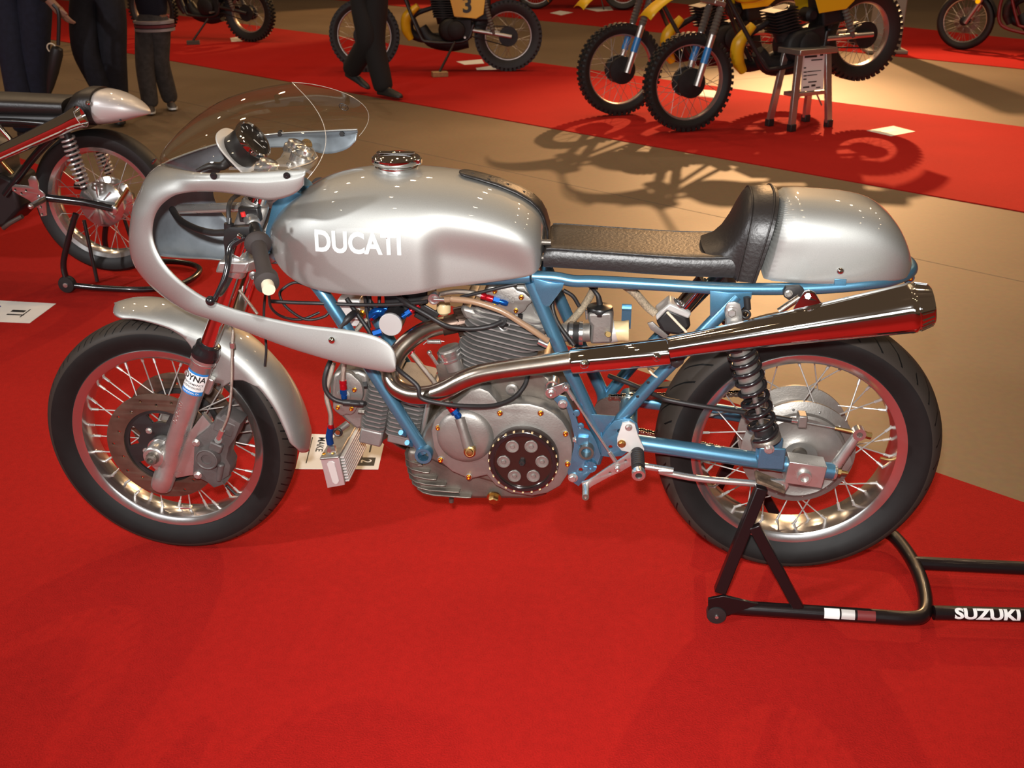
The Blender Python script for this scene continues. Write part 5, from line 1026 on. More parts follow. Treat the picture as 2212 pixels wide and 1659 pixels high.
def upright(s):
    m = lambda v: Vector((v.x, v.y*(-s), v.z))
    b0, t0 = W(*zs(225, 900), -.192), W(*zs(500, 215), -.160)
    ax = (t0-b0).normalized(); X = Vector((ax.z, 0, -ax.x)).normalized(); Yv = ax.cross(X)
    up = obj('upright', MB().prism([m(b0-X*.0135-Yv*.012), m(b0+X*.0135-Yv*.012), m(b0+X*.0135+Yv*.012), m(b0-X*.0135+Yv*.012)], m(t0-b0)), MAROON, PS, bevel=.003)
    obj('lift_pad', MB().box(m(t0+Vector((.018, .012, .006))), (.034, .024, .004), (m(Vector((.93, 0, -.36))), m(Vector((0, 1, 0))), m(Vector((.36, 0, .93))))), M('worn_rubber_pad', (0.16, 0.10, 0.06), 0, .8, bump=(90, .8), var=(60, .6)), up, bevel=.002)
    q0, q1 = W(*zs(450, 470), -.178), Vector((W(*zs(745, 985), -.19).x, -.188, .045)); ax2 = (q1-q0).normalized(); X2 = Vector((ax2.z, 0, -ax2.x)).normalized(); Y2 = ax2.cross(X2)
    obj('brace', MB().prism([m(q0-X2*.0125-Y2*.008), m(q0+X2*.0125-Y2*.008), m(q0+X2*.0125+Y2*.008), m(q0-X2*.0125+Y2*.008)], m(q1-q0)), MAROON, PS, bevel=.002)
    fp = [zs(*p) for p in ((150, 950), (250, 930), (480, 985), (330, 1040), (240, 1070), (150, 1060))]
    pl = [W(*p, -.205) for p in fp]
    obj('foot_gusset', MB().prism([m(p) for p in pl], (0, .008*(-s), 0)), MAROON, PS, bevel=.001)
    rc = m(Vector((W(*zs(205, 1035), -.2).x, -.196, .0225))); ro = obj('roller', MB().lathe(rc, YA, [(.008, -.014), (.0215, -.012), (.0225, -.009), (.0225, .009), (.0215, .012), (.008, .014)], 30), BLACKM, PS)
    obj('roller_pin', MB().cyl(rc+Vector((0, -.018, 0)), rc+Vector((0, .018, 0)), .004), ALUB, ro)
upright(-1); upright(1)
def ontube(a, d, s0, ang0, rad):
    side = Vector((0, -math.sin(ang0), math.cos(ang0))); side = (side-d*side.dot(d)).normalized(); tg = side.cross(d)
    def f(v): q = v.y/rad; return a+d*(s0+v.x)+(side*math.cos(q)-tg*math.sin(-q))*(rad+v.z)
    return f
ts = refine(text_mb('SUZUKI', .036, .0016, 0, 'LEFT'), .006)
L0 = (G(*zs(1740, 1090), .034)-hA).length
tw = max(v.x for v in ts.v); want = (G(*zs(2185, 1130), .034)-G(*zs(1740, 1090), .034)).length
for v in ts.v: v.x *= want/tw
obj('lettering', remap(ts, ontube(hA, d_, L0, math.radians(62), r_+.0006)), WHITE, h1_, label='white lettering on black tube')
dn = (nr[4]-nr[0]).normalized()
for x0, w, mt, hh in ((905, .034, WHITE, .026), (1015, .030, GREYP, .024), (1118, .040, M('worn_red', (0.16, 0.02, 0.02), 0, .4), .024)):
    p = gz(x0, 1060); s0 = p.x-nr[0].x
    obj('worn_sticker', remap(patch(w, hh).__class__().grid([[Vector((-w/2+w*i/6, -hh/2+hh*j/8, 0)) for i in range(7)] for j in range(9)]), ontube(nr[0], Vector((1, 0, 0)), s0+w/2, math.radians(55), r_+.0005)), mt, base)

# ------------------------------------------------------------------ printed cards lying on the carpets
def card(quad, label, lines=(), z=0.0, group=None):
    """quad: corners in photo points (tl, tr, br, bl of the printed side)"""
    q = [G(*p, z+.001) for p in quad]
    o = obj('display_card', MB().prism([Vector((p.x, p.y, z+.0004)) for p in q], (0, 0, .0012)), PAPER); tag(o, label, 'card', group)
    def at(u, v): t = q[0].lerp(q[1], u); b = q[3].lerp(q[2], u); p = t.lerp(b, v); return Vector((p.x, p.y, z+.0019))
    for kind, u, v, w, h, mt in lines:
        if kind == 'bar': obj('print_block', MB().prism([at(u, v), at(u+w, v), at(u+w, v+h), at(u, v+h)], (0, 0, .0002)), mt, o)
        else:
            t = text_mb(kind, 1.0, .01, 0, 'LEFT'); xs = [a.x for a in t.v]; ys = [a.y for a in t.v]; a0, a1, b0, b1 = min(xs), max(xs), min(ys), max(ys)
            obj('print_text', remap(t, lambda a: at(u+w*(a.x-a0)/(a1-a0), v+h*(1-(a.y-b0)/(b1-b0)))+Vector((0, 0, .0004))), mt, o)
    return o
# card under the bike, its text running towards the viewer with its top to the right
card(((833, 944), (817, 1014), (638, 1013), (657, 937)), 'white printed card with a boxed number 2 on the carpet under the engine',
     [('MOTORCYCLE', .12, .22, .62, .13, INK), ('bar', .66, .06, .24, .20, INK), ('2', .72, .10, .10, .13, WHITE), ('bar', .10, .14, .40, .02, INK), ('CLASS', .1, .60, .30, .06, INK), ('MAKE', .1, .72, .42, .09, INK), ('bar', .1, .88, .75, .012, INK), ('bar', .55, .66, .35, .012, INK)])
card(((-60, 646), (121, 656), (64, 698), (-120, 690)), 'white card with blue emblem lying on the carpet at the left edge',
     [('bar', .62, .42, .16, .10, INK), ('bar', .62, .62, .2, .05, INK), ('bar', .80, .35, .015, .4, INK), ('HG', .28, .25, .16, .45, INKB)])
card(((1872, 282), (1930, 272), (1977, 284), (1925, 294)), 'white diamond-shaped card flat on the runner right of the stepladder', [('bar', .2, .3, .5, .3, GREYP)])
card(((986, 133), (1041, 128), (1046, 137), (1004, 140)), 'upper white card flat on the runner by the kickstand block', [], group=None)
card(((1028, 147), (1068, 141), (1075, 150), (1030, 151)), 'lower white card tucked in front of the knobby rear tyre')
card(((1510, 193), (1548, 196), (1542, 212), (1504, 207)), 'white card seen through the spokes of the nearest yellow dirt bike')
card(((1188, 28), (1210, 23), (1238, 27), (1212, 33)), 'small white card on the farthest carpet strip')
card(((497, 82), (512, 80), (524, 89), (500, 90)), 'small white card beside the rear tyre of the red dirt bike')
card(((1260, 18), (1318, 14), (1325, 22), (1290, 25)), 'white card under the far motorcycle at the top edge')

# ------------------------------------------------------------------ left neighbour: black cafe racer, rear half in frame
LB = thing('motorcycle', 'black cafe racer with pointed silver tail and chrome exhaust at the left edge', 'motorcycle', (-1.6, 2.0, 0))
zl = ZZ(0, 180, 5.183); zm_ = ZZ(0, 400, 5.183); zu = ZZ(0, 0, 5.53)
LA = Vector((-1.130, 2.0, .352)); LY = 2.0
def LW(z, x, y, dy): return W(*z(x, y), LY+dy)
obj('tyre', MB().lathe(LA, YA, [(.236, -.036), (.248, -.046), (.272, -.054), (.290, -.052), (.304, -.036), (.310, 0), (.304, .036), (.290, .052), (.272, .054), (.248, .046), (.236, .036)], 96, closed=True), TYRE_P, LB)
lrim = obj('rim', MB().lathe(LA, YA, [(.243, -.038), (.241, -.041), (.224, -.037), (.216, -.02), (.214, 0), (.216, .02), (.224, .037), (.241, .041), (.243, .038), (.23, 0)], 96, closed=True), ALUB, LB)
spl_ = MB()
for i in range(36):
    sd2 = -1 if i % 2 else 1; cr = 1 if (i//2) % 2 else -1; a = 2*PI*(i+.5)/36; ah = a+cr*.4
    mm = SPK.get('L')
    p = LA+Vector((.085*math.cos(ah), sd2*.04, .085*math.sin(ah))); q = LA+Vector((.216*math.cos(a), sd2*.006, .216*math.sin(a)))
    if mm is None: mm = SPK['L'] = mesh_of('spoke', MB().cyl((0, 0, 0), (0, 0, (q-p).length), .0018, n=6), ALUB)
    inst('spoke', mm, p, q-p, lrim)
lh = obj('rear_hub', MB().lathe(LA, YA, [(.016, -.075), (.03, -.07), (.085, -.056), (.098, -.048), (.098, -.04), (.075, -.03), (.075, .03), (.098, .04), (.098, .05), (.016, .06)], 56), ALUB, LB)
for i in range(8): a = 2*PI*i/8; obj('hub_rib', MB().box(LA+Vector((.055*math.cos(a), -.066, .055*math.sin(a))), (.026, .003, .003), (Vector((math.cos(a), 0, math.sin(a))), Vector((0, 1, 0)), Vector((-math.sin(a), 0, math.cos(a))))), ALU, lh)
T('brake_arm', [LW(zl, 1290, 1400, -.08), LW(zl, 1430, 1180, -.08)], .009, BRASS, LB, 12, 2)
obj('axle_nut', MB().lathe(LW(zl, 1265, 1415, -.09), NEAR, [(.022, 0), (.022, .01), (.012, .014), (.006, .014)], 20), ALUB, LB)
# pointed tail, hump and seat
def lrow(x, zt_, zb_, w, n=2.7):
    o = []
    for j in range(25):
        a = -PI/2+2*PI*j/24; cy, cz = math.cos(a), math.sin(a); o.append(Vector((x, LY+w*math.copysign(abs(cy)**(2/n), cy), (zt_+zb_)/2+(zt_-zb_)/2*math.copysign(abs(cz)**(2/n), cz))))
    return o[:-1]
def zx(px, py, dy=0.0): v = W(px, py, LY+dy); return v.x, v.z
tt = [zx(222, 190), zx(250, 196), zx(275, 206), zx(297, 218), zx(315, 231), zx(325, 240)]; tbm = [zx(180, 275, -.08), zx(215, 274, -.08), zx(244, 270, -.07), zx(275, 262, -.05), zx(305, 252, -.03), zx(325, 246, -.01)]
xs_t = [t[0] for t in tt]; rowsT = []
for i in range(6):
    x = xs_t[i]; zt_, zb_ = tt[i][1], interp(tbm, x) if i < 5 else tt[i][1]-.012; w = [.105, .100, .086, .064, .036, .008][i]; rowsT.append(lrow(x, zt_, zb_, w))
first = lrow(xs_t[0]-.045, tt[0][1]-.004, tbm[0][1]-.004, .104)
for p in first: p.x -= .05*sm((tt[0][1]-p.z)/.2)-.02
tlb = obj('tail_cowl', MB().loft([first]+rowsT), M('lit_silver', (0.66, 0.62, 0.60), 0.35, 0.4, coat=1.0, coatrough=0.03), LB, ang=70, sub=1)  # silver made paler, with the hall light on the tail put into its colour
obj('tail_hole', MB().lathe(LW(zl, 1350, 412, -.078), (0.2, -1, .0), [(.005, 0), (.005, .002), (.0001, .002)], 12), BLACKM, tlb)
hx0 = xs_t[0]
hs = [(hx0-.16, tt[0][1]-.085, tbm[0][1]+.01, .09), (hx0-.13, tt[0][1]-.05, tbm[0][1], .098), (hx0-.10, tt[0][1]-.012, tbm[0][1], .104), (hx0-.06, tt[0][1]+.004, tbm[0][1], .107), (hx0-.015, tt[0][1]+.003, tbm[0][1], .108)]
lhp = obj('hump_pad', MB().loft([lrow(*h) for h in hs]), LEATHER, LB, ang=70)
inst('dome_screw', SCREWC, LW(zl, 985, 222, -.108), NEAR, lhp, 1.3)
stz = W(100, 205, LY).z
sx_ = [(-2.1, .01), (-1.95, .03), (-1.85, .05), (-1.7, .062), (-1.55, .055), (hx0-.14, .045)]
obj('seat_pad', MB().loft([lrow(x, stz-.03+dz-.02, stz-.075, .10, 3) for x, dz in sx_]), LEATHER, LB, ang=70)
obj('seat_pan', MB().loft([lrow(x, stz-.06, stz-.125, .095, 4) for x in (-2.1, -1.8, hx0-.06)]), BLACKM, LB)
# chrome reverse-cone exhaust
xa, xb = LW(zl, -260, 905, -.20), LW(zl, 905, 370, -.16); xd = xb-xa
ex = obj('exhaust', MB().lathe(xa, xd, [(.026, -.2), (.028, 0), (.033, xd.length*.5), (.037, xd.length*.86), (.038, xd.length*.9), (.041, xd.length*.93), (.046, xd.length), (.043, xd.length*1.0), (.032, xd.length*.93)], 40), CHROME, LB)
# shocks
def lshock(t, b, r, n):
    d = b-t; L = d.length; bo = obj('shock_body', MB().cyl(t, b, r*.45, n=16).cyl(t, t+d*.5, r*.7, n=16), BLACKM, LB); dd, u, w = ortho(d)
    obj('spring', MB().tube([t+dd*(L*(.03+.9*i/(n*14)))+(u*math.cos(2*PI*i/14)+w*math.sin(2*PI*i/14))*r for i in range(n*14+1)], r*.19, 8, 0), SPOKEM, bo)
lshock(LW(zl, 740, 560, -.13), LW(zl, 950, 1190, -.12), .026, 11); lshock(LW(zl, 1060, 600, .13), LW(zl, 1215, 1020, .13), .026, 9)
T('swingarm', [LW(zl, 300, 1230, -.11), LW(zl, 560, 1285, -.11), LW(zl, 960, 1335, -.11), LW(zl, 1260, 1400, -.10)], .016, BLACK, LB, 16, 3)
T('swingarm', [LW(zl, 560, 1285, -.11)+Vector((0, .22, 0)), LW(zl, 1260, 1400, -.10)+Vector((0, .2, 0))], .016, BLACK, LB, 16, 2)
lpl = obj('rearset_plate', plate([zl(*p) for p in ((135, 1160), (170, 1135), (300, 1150), (330, 1150), (315, 1080), (345, 1040), (390, 1045), (420, 1120), (430, 1190), (500, 1250), (515, 1480), (460, 1490), (430, 1400), (330, 1310), (200, 1240), (140, 1200))], LY-.13, .008, holes=[(*zl(x, y), .006) for x, y in ((170, 1190), (240, 1230), (290, 1200), (430, 1260), (455, 1380), (470, 1465))]), ALUB, LB)
T('foot_peg', [LW(zl, 490, 1300, -.13), LW(zl, 350, 1375, -.22)], .012, CASTD, LB, 16, 1); obj('peg_end', MB().sphere(LW(zl, 345, 1378, -.222), .012), ALUB, LB)
# dark frame and engine bulk to the left
T('frame_tube', [LW(zl, 600, 600, -.1), LW(zl, 400, 800, -.1), LW(zl, 200, 1060, -.1), LW(zl, 60, 1250, -.1)], .016, BLACK, LB, 14); T('frame_tube', [LW(zl, 700, 470, -.1), LW(zl, 200, 430, -.1), LW(zl, -300, 420, -.1)], .014, BLACK, LB, 14)
T('chrome_rod', [LW(zl, -10, 480, -.12), LW(zl, 130, 640, -.12)], .010, CHROME, LB, 12, 1); T('chrome_rod', [LW(zl, -20, 830, -.13), LW(zl, 140, 1010, -.12)], .008, BRASS, LB, 12, 1)
obj('gearbox', MB().prism([LW(zl, *p, -.1) for p in ((-600, 1000), (0, 1020), (130, 1080), (180, 1250), (220, 1420), (150, 1500), (60, 1600), (0, 1620), (-600, 1600))], (0, .2, 0)), BLACKM, LB, bevel=.015)
obj('engine', MB().prism([W(*zl(*p), LY-.09) for p in ((-1600, 700), (-300, 650), (-40, 760), (0, 1020), (-100, 1600), (-500, 1700), (-1500, 1650))], (0, .18, 0)), CASTD, LB, bevel=.02)
obj('kick_lever', MB().tube([LW(zm_, 40, 480, -.12), LW(zm_, 120, 420, -.13), LW(zm_, 250, 350, -.13)], .010, 12), CASTD, LB)
obj('oil_tank', MB().loft([lrow(x, .72, .50, .085, 3) for x in (-1.95, -1.70)]), BLACK, LB, bevel=.02)
# the unseen front half
FA2 = Vector((-2.53, 2.0, .304))
obj('tyre', MB().lathe(FA2, YA, [(.236, -.036), (.272, -.05), (.295, -.04), (.302, 0), (.295, .04), (.272, .05), (.236, .036)], 72, closed=True), TYRE_P, LB); obj('rim', MB().lathe(FA2, YA, [(.243, -.036), (.216, -.02), (.216, .02), (.243, .036), (.23, 0)], 72, closed=True), ALUB, LB)
for s in (-.09, .09): obj('fork_leg', MB().cyl(FA2+Vector((0, s, 0)), FA2+Vector((.30, s, .62)), .022), ALU, LB)
obj('fuel_tank', MB().loft([lrow(x, zt_, .70, w, 3) for x, zt_, w in ((-2.28, .84, .07), (-2.2, .92, .13), (-2.05, .94, .15), (-1.9, .91, .13), (-1.86, .84, .10))]), SILVER, LB, ang=70)
obj('handlebar', MB().cyl(Vector((-2.28, 1.7, .84)), Vector((-2.28, 2.3, .84)), .012), BLACK, LB)
# its own stand
LS = thing('paddock_stand', 'plain black paddock stand with small wheel under the cafe racer', 'stand', (-1.15, 2.0, 0))
def lstand(s):
    m = lambda v: Vector((v.x, 2*LY-v.y if s > 0 else v.y, v.z))
    w0 = LW(zm_, 755, 1105, -.19); w0.z = .037
    obj('stand_wheel', MB().lathe(m(w0), YA, [(.010, -.016), (.034, -.015), (.037, -.01), (.037, .01), (.034, .015), (.010, .016)], 32), BLACKM, LS); obj('wheel_cap', MB().cyl(m(w0+Vector((0, -.02, 0))), m(w0), .010), ALUB, LS)
    u1 = LW(zm_, 850, 320, -.17); obj('upright', MB().tube([m(w0+Vector((0, .0, .005))), m(LW(zm_, 710, 880, -.19)), m(LW(zm_, 770, 600, -.18)), m(u1)], .013, 14), BLACK, LS)
    obj('brace', MB().cyl(m(LW(zm_, 940, 390, -.16)), m(LW(zm_, 1090, 1080, -.19)), .008), BLACK, LS)
lstand(-1); lstand(1)
w0 = LW(zm_, 755, 1105, -.19); zb2 = .024
pp = [Vector((w0.x+.02, LY-.19, .032)), Vector((w0.x+.15, LY-.19, zb2)), Vector((w0.x+.34, LY-.19, zb2)), Vector((w0.x+.46, LY-.12, zb2)), Vector((w0.x+.49, LY, zb2))]
pp = pp+[Vector((p.x, 2*LY-p.y, p.z)) for p in pp[-2::-1]]; obj('base_tube', MB().tube(pp, .013, 14), BLACK, LS)
# ------------------------------------------------------------------ dirt bikes and far machines (local frame: rear axle x=0, front axle x=wb, z up)
YEL = M('yellow_plastic', (0.72, 0.40, 0.01), 0, .35); REDM = M('dark_red_paint', (0.16, 0.01, 0.012), .2, .35); ENG = M('black_engine', (0.010, 0.008, 0.009), .1, .6, var=(25, .5)); DALU = M('dull_aluminium', (0.50, 0.47, 0.44), .9, .35)
GOLDR = M('dull_rim', (0.42, 0.36, 0.33), .8, .4); DIRTY = M('dark_frame', (0.02, 0.016, 0.016), 0, .4); ORG = M('glowing_amber_lens', (0.9, 0.42, 0.01), 0, .2, emit=((1, .5, .0), .6))  # the amber reflector has a faint added glow for the light it returns
BELT = M('grey_bellows', (0.10, 0.085, 0.07), 0, .6)
def wheel2(par, ax, R, rimr, hubr, hw, knobs, rimmat, hubmat, spokes=True, parts=True):
    t = MB().lathe(ax, YA, [(rimr-.004, -hw*.55), (rimr+(R-rimr)*.35, -hw*.95), (R-.03, -hw), (R-.014, -hw*.8), (R-.012, 0), (R-.014, hw*.8), (R-.03, hw), (rimr+(R-rimr)*.35, hw*.95), (rimr-.004, hw*.55)], 72, closed=True)
    if knobs:
        n = knobs
        for i in range(n):
            a = 2*PI*i/n
            for y, da, w in ((-.8, 0, .22), (0, .5, .30), (.8, 0, .22)):
                b = a+da*2*PI/n; rad = Vector((math.cos(b), 0, math.sin(b))); tn = Vector((-math.sin(b), 0, math.cos(b)))
                t.box(ax+rad*(R-.0145)+Vector((0, y*hw, 0)), (.0150, hw*w, PI*R/n*.55), (rad, Vector((0, 1, 0)), tn))
    else: t.lathe(ax, YA, [(R-.014, -hw*.8), (R-.004, -hw*.4), (R, 0), (R-.004, hw*.4), (R-.014, hw*.8), (R-.03, 0)], 72, closed=True)
    ty_ = obj('tyre', t, TYRE_P, par, local=True)
    rm = obj('rim', MB().lathe(ax, YA, [(rimr+.006, -hw*.55), (rimr-.012, -hw*.5), (rimr-.018, 0), (rimr-.012, hw*.5), (rimr+.006, hw*.55), (rimr, 0)], 64, closed=True), rimmat, par, local=True)
    obj('hub', MB().lathe(ax, YA, [(.02, -.075), (hubr, -.06), (hubr, -.03), (hubr*.7, -.02), (hubr*.7, .02), (hubr, .03), (hubr, .06), (.02, .075)], 32), hubmat, par, local=True)
    if spokes:
        s = MB()
        for i in range(36):
            sd = -1 if i % 2 else 1; cr = 1 if (i//2) % 2 else -1; a = 2*PI*i/36; ah = a+cr*.5
            s.cyl(ax+Vector((hubr*math.cos(ah), sd*.035, hubr*math.sin(ah))), ax+Vector(((rimr-.014)*math.cos(a), sd*.006, (rimr-.014)*math.sin(a))), .0019, n=4)
        o = obj('spokes', s, DALU, rm, local=True); o['kind'] = 'stuff'
    return ty_
def dirt_bike(label, loc, heading, pitch=0.0, roll=0.0, body=YEL, knobs=46, number=None, group=None, name='dirt_bike', cat='motorcycle', wb=1.43, street=False, stand=True, forkmat=None, steer=0.0):
    r = thing(name, label, cat, loc, 0, group); r.rotation_euler = (roll, pitch, heading); MW[r.name] = base_mat(r)
    RA_, FA_ = Vector((0, 0, .335)), Vector((wb, 0, .345)); Rr, Rf = (.335, .345) if not street else (.315, .315)
    if street: RA_.z = FA_.z = .315
    L_ = dict(local=True)
    O = lambda n, mb, mt, **k: obj(n, mb, mt, r, local=True, **k)
    wheel2(r, RA_, Rr, .235 if not street else .22, .085, .055, knobs, GOLDR if not street else ALUB, ENG)
    wheel2(r, FA_, Rf, .270 if not street else .24, (.105 if body is YEL else .08) if not street else .05, .043, int(knobs*1.1), GOLDR if not street else ALUB, ENG)
    fd_ = Vector((-.46, 0, .89)); fm_ = forkmat or DALU
    for s in (-.085, .085):
        b = FA_+Vector((-.02, s, -.02)); O('fork_slider', MB().cyl(b, b+fd_*.36, .026, .026), fm_); O('stanchion', MB().cyl(b+fd_*.36, b+fd_*.72, .017), CHROME if not street else fm_)
        O('fork_boot', MB().lathe(b+fd_*.36, fd_, [(.026, .0)]+[(.030 if i % 2 else .024, .01+.012*i) for i in range(14)]+[(.02, .19)], 16), BELT if name == 'dirt_bike' and body is YEL else BLACKM)
    if body is YEL and number is None:
        for s in (-.085, .085): b = FA_+Vector((-.02, s, -.02)); O('fork_sticker', MB().cyl(b+fd_*.16, b+fd_*.27, .0268), STKB)
    O('triple_clamp', MB().box(FA_+fd_*.70, (.05, .11, .018), (Vector((.89, 0, .46)), Vector((0, 1, 0)), fd_)), DALU, bevel=.005); O('triple_clamp', MB().box(FA_+fd_*.56, (.045, .11, .016), (Vector((.89, 0, .46)), Vector((0, 1, 0)), fd_)), DALU, bevel=.005)
    hb = FA_+fd_*.76; O('handlebar', MB().tube([hb+Vector((-.12, -.40, .12)), hb+Vector((-.04, -.28, .11)), hb+Vector((0, -.12, .03)), hb, hb+Vector((0, .12, .03)), hb+Vector((-.04, .28, .11)), hb+Vector((-.12, .40, .12))], .011, 10), BLACKM)
    for s in (-1, 1): O('grip', MB().cyl(hb+Vector((-.12, s*.40, .12)), hb+Vector((-.075, s*.33, .115)), .017), RUB)
    hx = FA_+fd_*.6+Vector((-.07, 0, 0))
    for s in (-.1, .1):
        O('frame_tube', MB().tube([hx+Vector((0, s*.3, 0)), Vector((wb*.62, s*.9, .38)), Vector((wb*.55, s, .29)), Vector((wb*.30, s, .30)), Vector((wb*.24, s, .45))], .016, 10), DIRTY if not street else REDM)
        O('frame_tube', MB().tube([hx+Vector((0, s*.3, .05)), Vector((wb*.45, s*.8, .82)), Vector((wb*.1, s*.9, .80)), Vector((-.15, s*.8, .83))], .014, 10), DIRTY)
        O('swingarm', MB().tube([Vector((wb*.26, s*.9, .40)), Vector((wb*.12, s*1.05, .37)), Vector((-.03, s*1.05, .335))], .021, 10), DALU if body is YEL else DIRTY)
        O('shock_absorber', MB().lathe(Vector((wb*.10, s*1.25, .36)), Vector((.12, 0, .42)), [(.013, 0), (.016, .03)]+[(.028 if i % 2 else .020, .04+.013*i) for i in range(24)]+[(.016, .37), (.013, .44)], 16), BELT)
    O('engine_case', MB().lathe(Vector((wb*.40, -.13, .40)), YA, [(.06, 0), (.10, .015), (.12, .05), (.12, .21), (.10, .245), (.06, .26)], 28).box((wb*.33, 0, .41), (.11, .11, .09)), ENG, bevel=.01)
    O('air_box', MB().box((wb*.19, 0, .63), (.10, .10, .15)), ENG, bevel=.02); O('carburettor', MB().lathe((wb*.30, -.07, .58), YA, [(.03, 0), (.05, .02), (.05, .12), (.03, .14)], 20), ENG)
    O('skid_plate', MB().tube([Vector((wb*.60, 0, .42)), Vector((wb*.54, 0, .30)), Vector((wb*.40, 0, .265)), Vector((wb*.28, 0, .28))], [.05, .07, .08, .06], 12), ENG); O('clutch_cover', MB().lathe((wb*.36, .16, .40), (0, -1, 0), [(.06, 0), (.085, .012), (.09, .05)], 28), ENG)
    cy = O('cylinder', MB().cyl((wb*.44, 0, .46), (wb*.47, 0, .68), .075, n=24), ENG)
    for i in range(8): obj('fin', MB().box((wb*.445+.004*i, 0, .52+.022*i), (.10, .10, .0045)), ENG, cy, local=True)
    O('exhaust_pipe', MB().tube([Vector((wb*.52, -.02, .60)), Vector((wb*.66, -.05, .52)), Vector((wb*.68, -.09, .36)), Vector((wb*.55, -.13, .30)), Vector((wb*.32, -.15, .36)), Vector((wb*.1, -.16, .55)), Vector((-.2, -.15, .62))], [.02, .03, .045, .05, .04, .03, .025], 14), ENG)
    O('exhaust_guard', MB().tube([Vector((wb*.62, .02, .62)), Vector((wb*.70, -.0, .52)), Vector((wb*.71, -.02, .40)), Vector((wb*.68, -.03, .30))], [.03, .05, .05, .03], 12), body if body is YEL else DIRTY)
    def sect(x, zt_, zb_, w, n=3):
        return [Vector((x, w*math.copysign(abs(math.cos(a))**(2/n), math.cos(a)), (zt_+zb_)/2+(zt_-zb_)/2*math.copysign(abs(math.sin(a))**(2/n), math.sin(a)))) for a in [2*PI*j/20 for j in range(20)]]
    O('fuel_tank', MB().loft([sect(*q) for q in ((wb*.78-.1, .90, .80, .04), (wb*.62, .99, .76, .11), (wb*.50, 1.0, .78, .12), (wb*.40, .93, .80, .09), (wb*.37, .88, .82, .05))]), body, ang=70, sub=1)
    O('seat_pad', MB().loft([sect(*q) for q in ((wb*.42, .93, .86, .06), (wb*.3, .91, .82, .10), (wb*.1, .92, .82, .11), (-.12, .94, .85, .09), (-.16, .93, .87, .05))]), BLACKM, ang=70)
    O('rear_fender', MB().grid([[Vector((.335*1.35*math.cos(a)*.95, y, .52+.36*math.sin(a))) for y in (-.09, -.07, 0, .07, .09)] for a in [math.radians(70+11*i) for i in range(9)]]), body, solid=.006)
    if not street: O('front_fender', MB().grid([[Vector((wb+.46*math.cos(a)-.02, y, .53+.46*math.sin(a)-.6*y*y*4)) for y in (-.10, -.05, 0, .05, .10)] for a in [math.radians(50+8*i) for i in range(10)]]), body, solid=.006)
    else: O('front_fender', MB().grid([[Vector((wb+.335*math.cos(a), y, .315+.335*math.sin(a)-2*y*y)) for y in (-.06, -.03, 0, .03, .06)] for a in [math.radians(50+10*i) for i in range(13)]]), BLACKM, solid=.004)
    for s in (-1, 1):
        PX, PZ = (.10, -.07) if number else (0, 0)
        sp_ = O('side_panel', MB().prism([(PX+wb*.34, s*.14, PZ+.84), (PX+wb*.08, s*.15, PZ+.84), (PX+wb*.10, s*.15, PZ+.62), (PX+wb*.15, s*.15, PZ+.58), (PX+wb*.30, s*.14, PZ+.60)], (0, s*.006, 0)), body, bevel=.003)
        if number: obj('number', remap(text_mb(number, .20, .006), lambda v: (PX+wb*.21-s*v.x, s*.158, PZ+.70+v.y)), INK, sp_, local=True)
    O('sprocket', MB().lathe((0, .075 if number is None else .075, RA_.z), YA, [(.095, -.003), (.095, .003)], 36), ENG)
    O('chain', MB().tube([Vector((0, .075, RA_.z+.094)), Vector((wb*.32, .075, .44)), Vector((wb*.345, .075, .40)), Vector((wb*.32, .075, .365)), Vector((0, .075, RA_.z-.094))], .006, 6, 4), ENG)
    for s in (-1, 1): O('foot_peg', MB().cyl((wb*.30, s*.12, .34), (wb*.30, s*.21, .34), .011), DALU)
    if stand: O('side_stand', MB().cyl((wb*.28, .12, .33), (wb*.20, .30, .03), .010), DIRTY)
    if street:
        O('brake_disc', MB().lathe(FA_, YA, [(.075, -.065), (.14, -.065), (.14, -.060), (.075, -.060)], 40, closed=True), DISCM); O('reflector', MB().lathe(FA_+Vector((-.13, .12, .22)), (0, 1, 0), [(.026, 0), (.026, .012), (.0001, .014)], 16), ORG)
        O('crash_bar', MB().tube([Vector((wb*.72, .1, .70)), Vector((wb*.74, .16, .5)), Vector((wb*.70, .17, .30)), Vector((wb*.5, .13, .22))], .018, 10), REDM); O('headlight', MB().sphere(FA_+fd_*.64+Vector((.1, 0, .0)), .09), CHROME)
    return r
def place_bike(label, front, rear, **k):
    """front / rear: world positions of the axles"""
    f, q = Vector(front), Vector(rear); d = f-q; wb = d.length
    st = k.get('street'); rz = .315 if st else .335; fz = .315 if st else .345
    head = math.atan2(d.y, d.x); pit = -math.asin((d.z)/wb)+math.asin((fz-rz)/wb)
    R = Matrix.Rotation(head, 3, 'Z') @ Matrix.Rotation(pit, 3, 'Y')
    return dirt_bike(label, q-R @ Vector((0, 0, rz)), head, pit, wb=math.sqrt(wb*wb-(fz-rz)**2), **k)
GD = 'vintage dirt bikes on the runner'
r1f = G(1480, 283)+Vector((0, 0, .348)); place_bike('yellow dirt bike nearest the camera with its rear wheel lifted on a stepladder', r1f, (2.79, 6.23, .63), stand=False)
r2f = G(1335, 248)+Vector((0, 0, .348)); place_bike('second yellow dirt bike standing behind the stepladder one', r2f, r2f+Vector((1.30, .60, .24)), stand=False)
m3 = G(1098, 153)+Vector((0, 0, .338)); place_bike('dirt bike with yellow number 3 side panel on a wood block', (-1.54, 8.40, .348), m3, body=YEL, number='3', stand=False)
m1 = G(545, 90)+Vector((0, 0, .338)); place_bike('dark red dirt bike with knobby tyres at the upper left', m1+Vector((-1.36, .32, .01)), m1, body=REDM, stand=False)
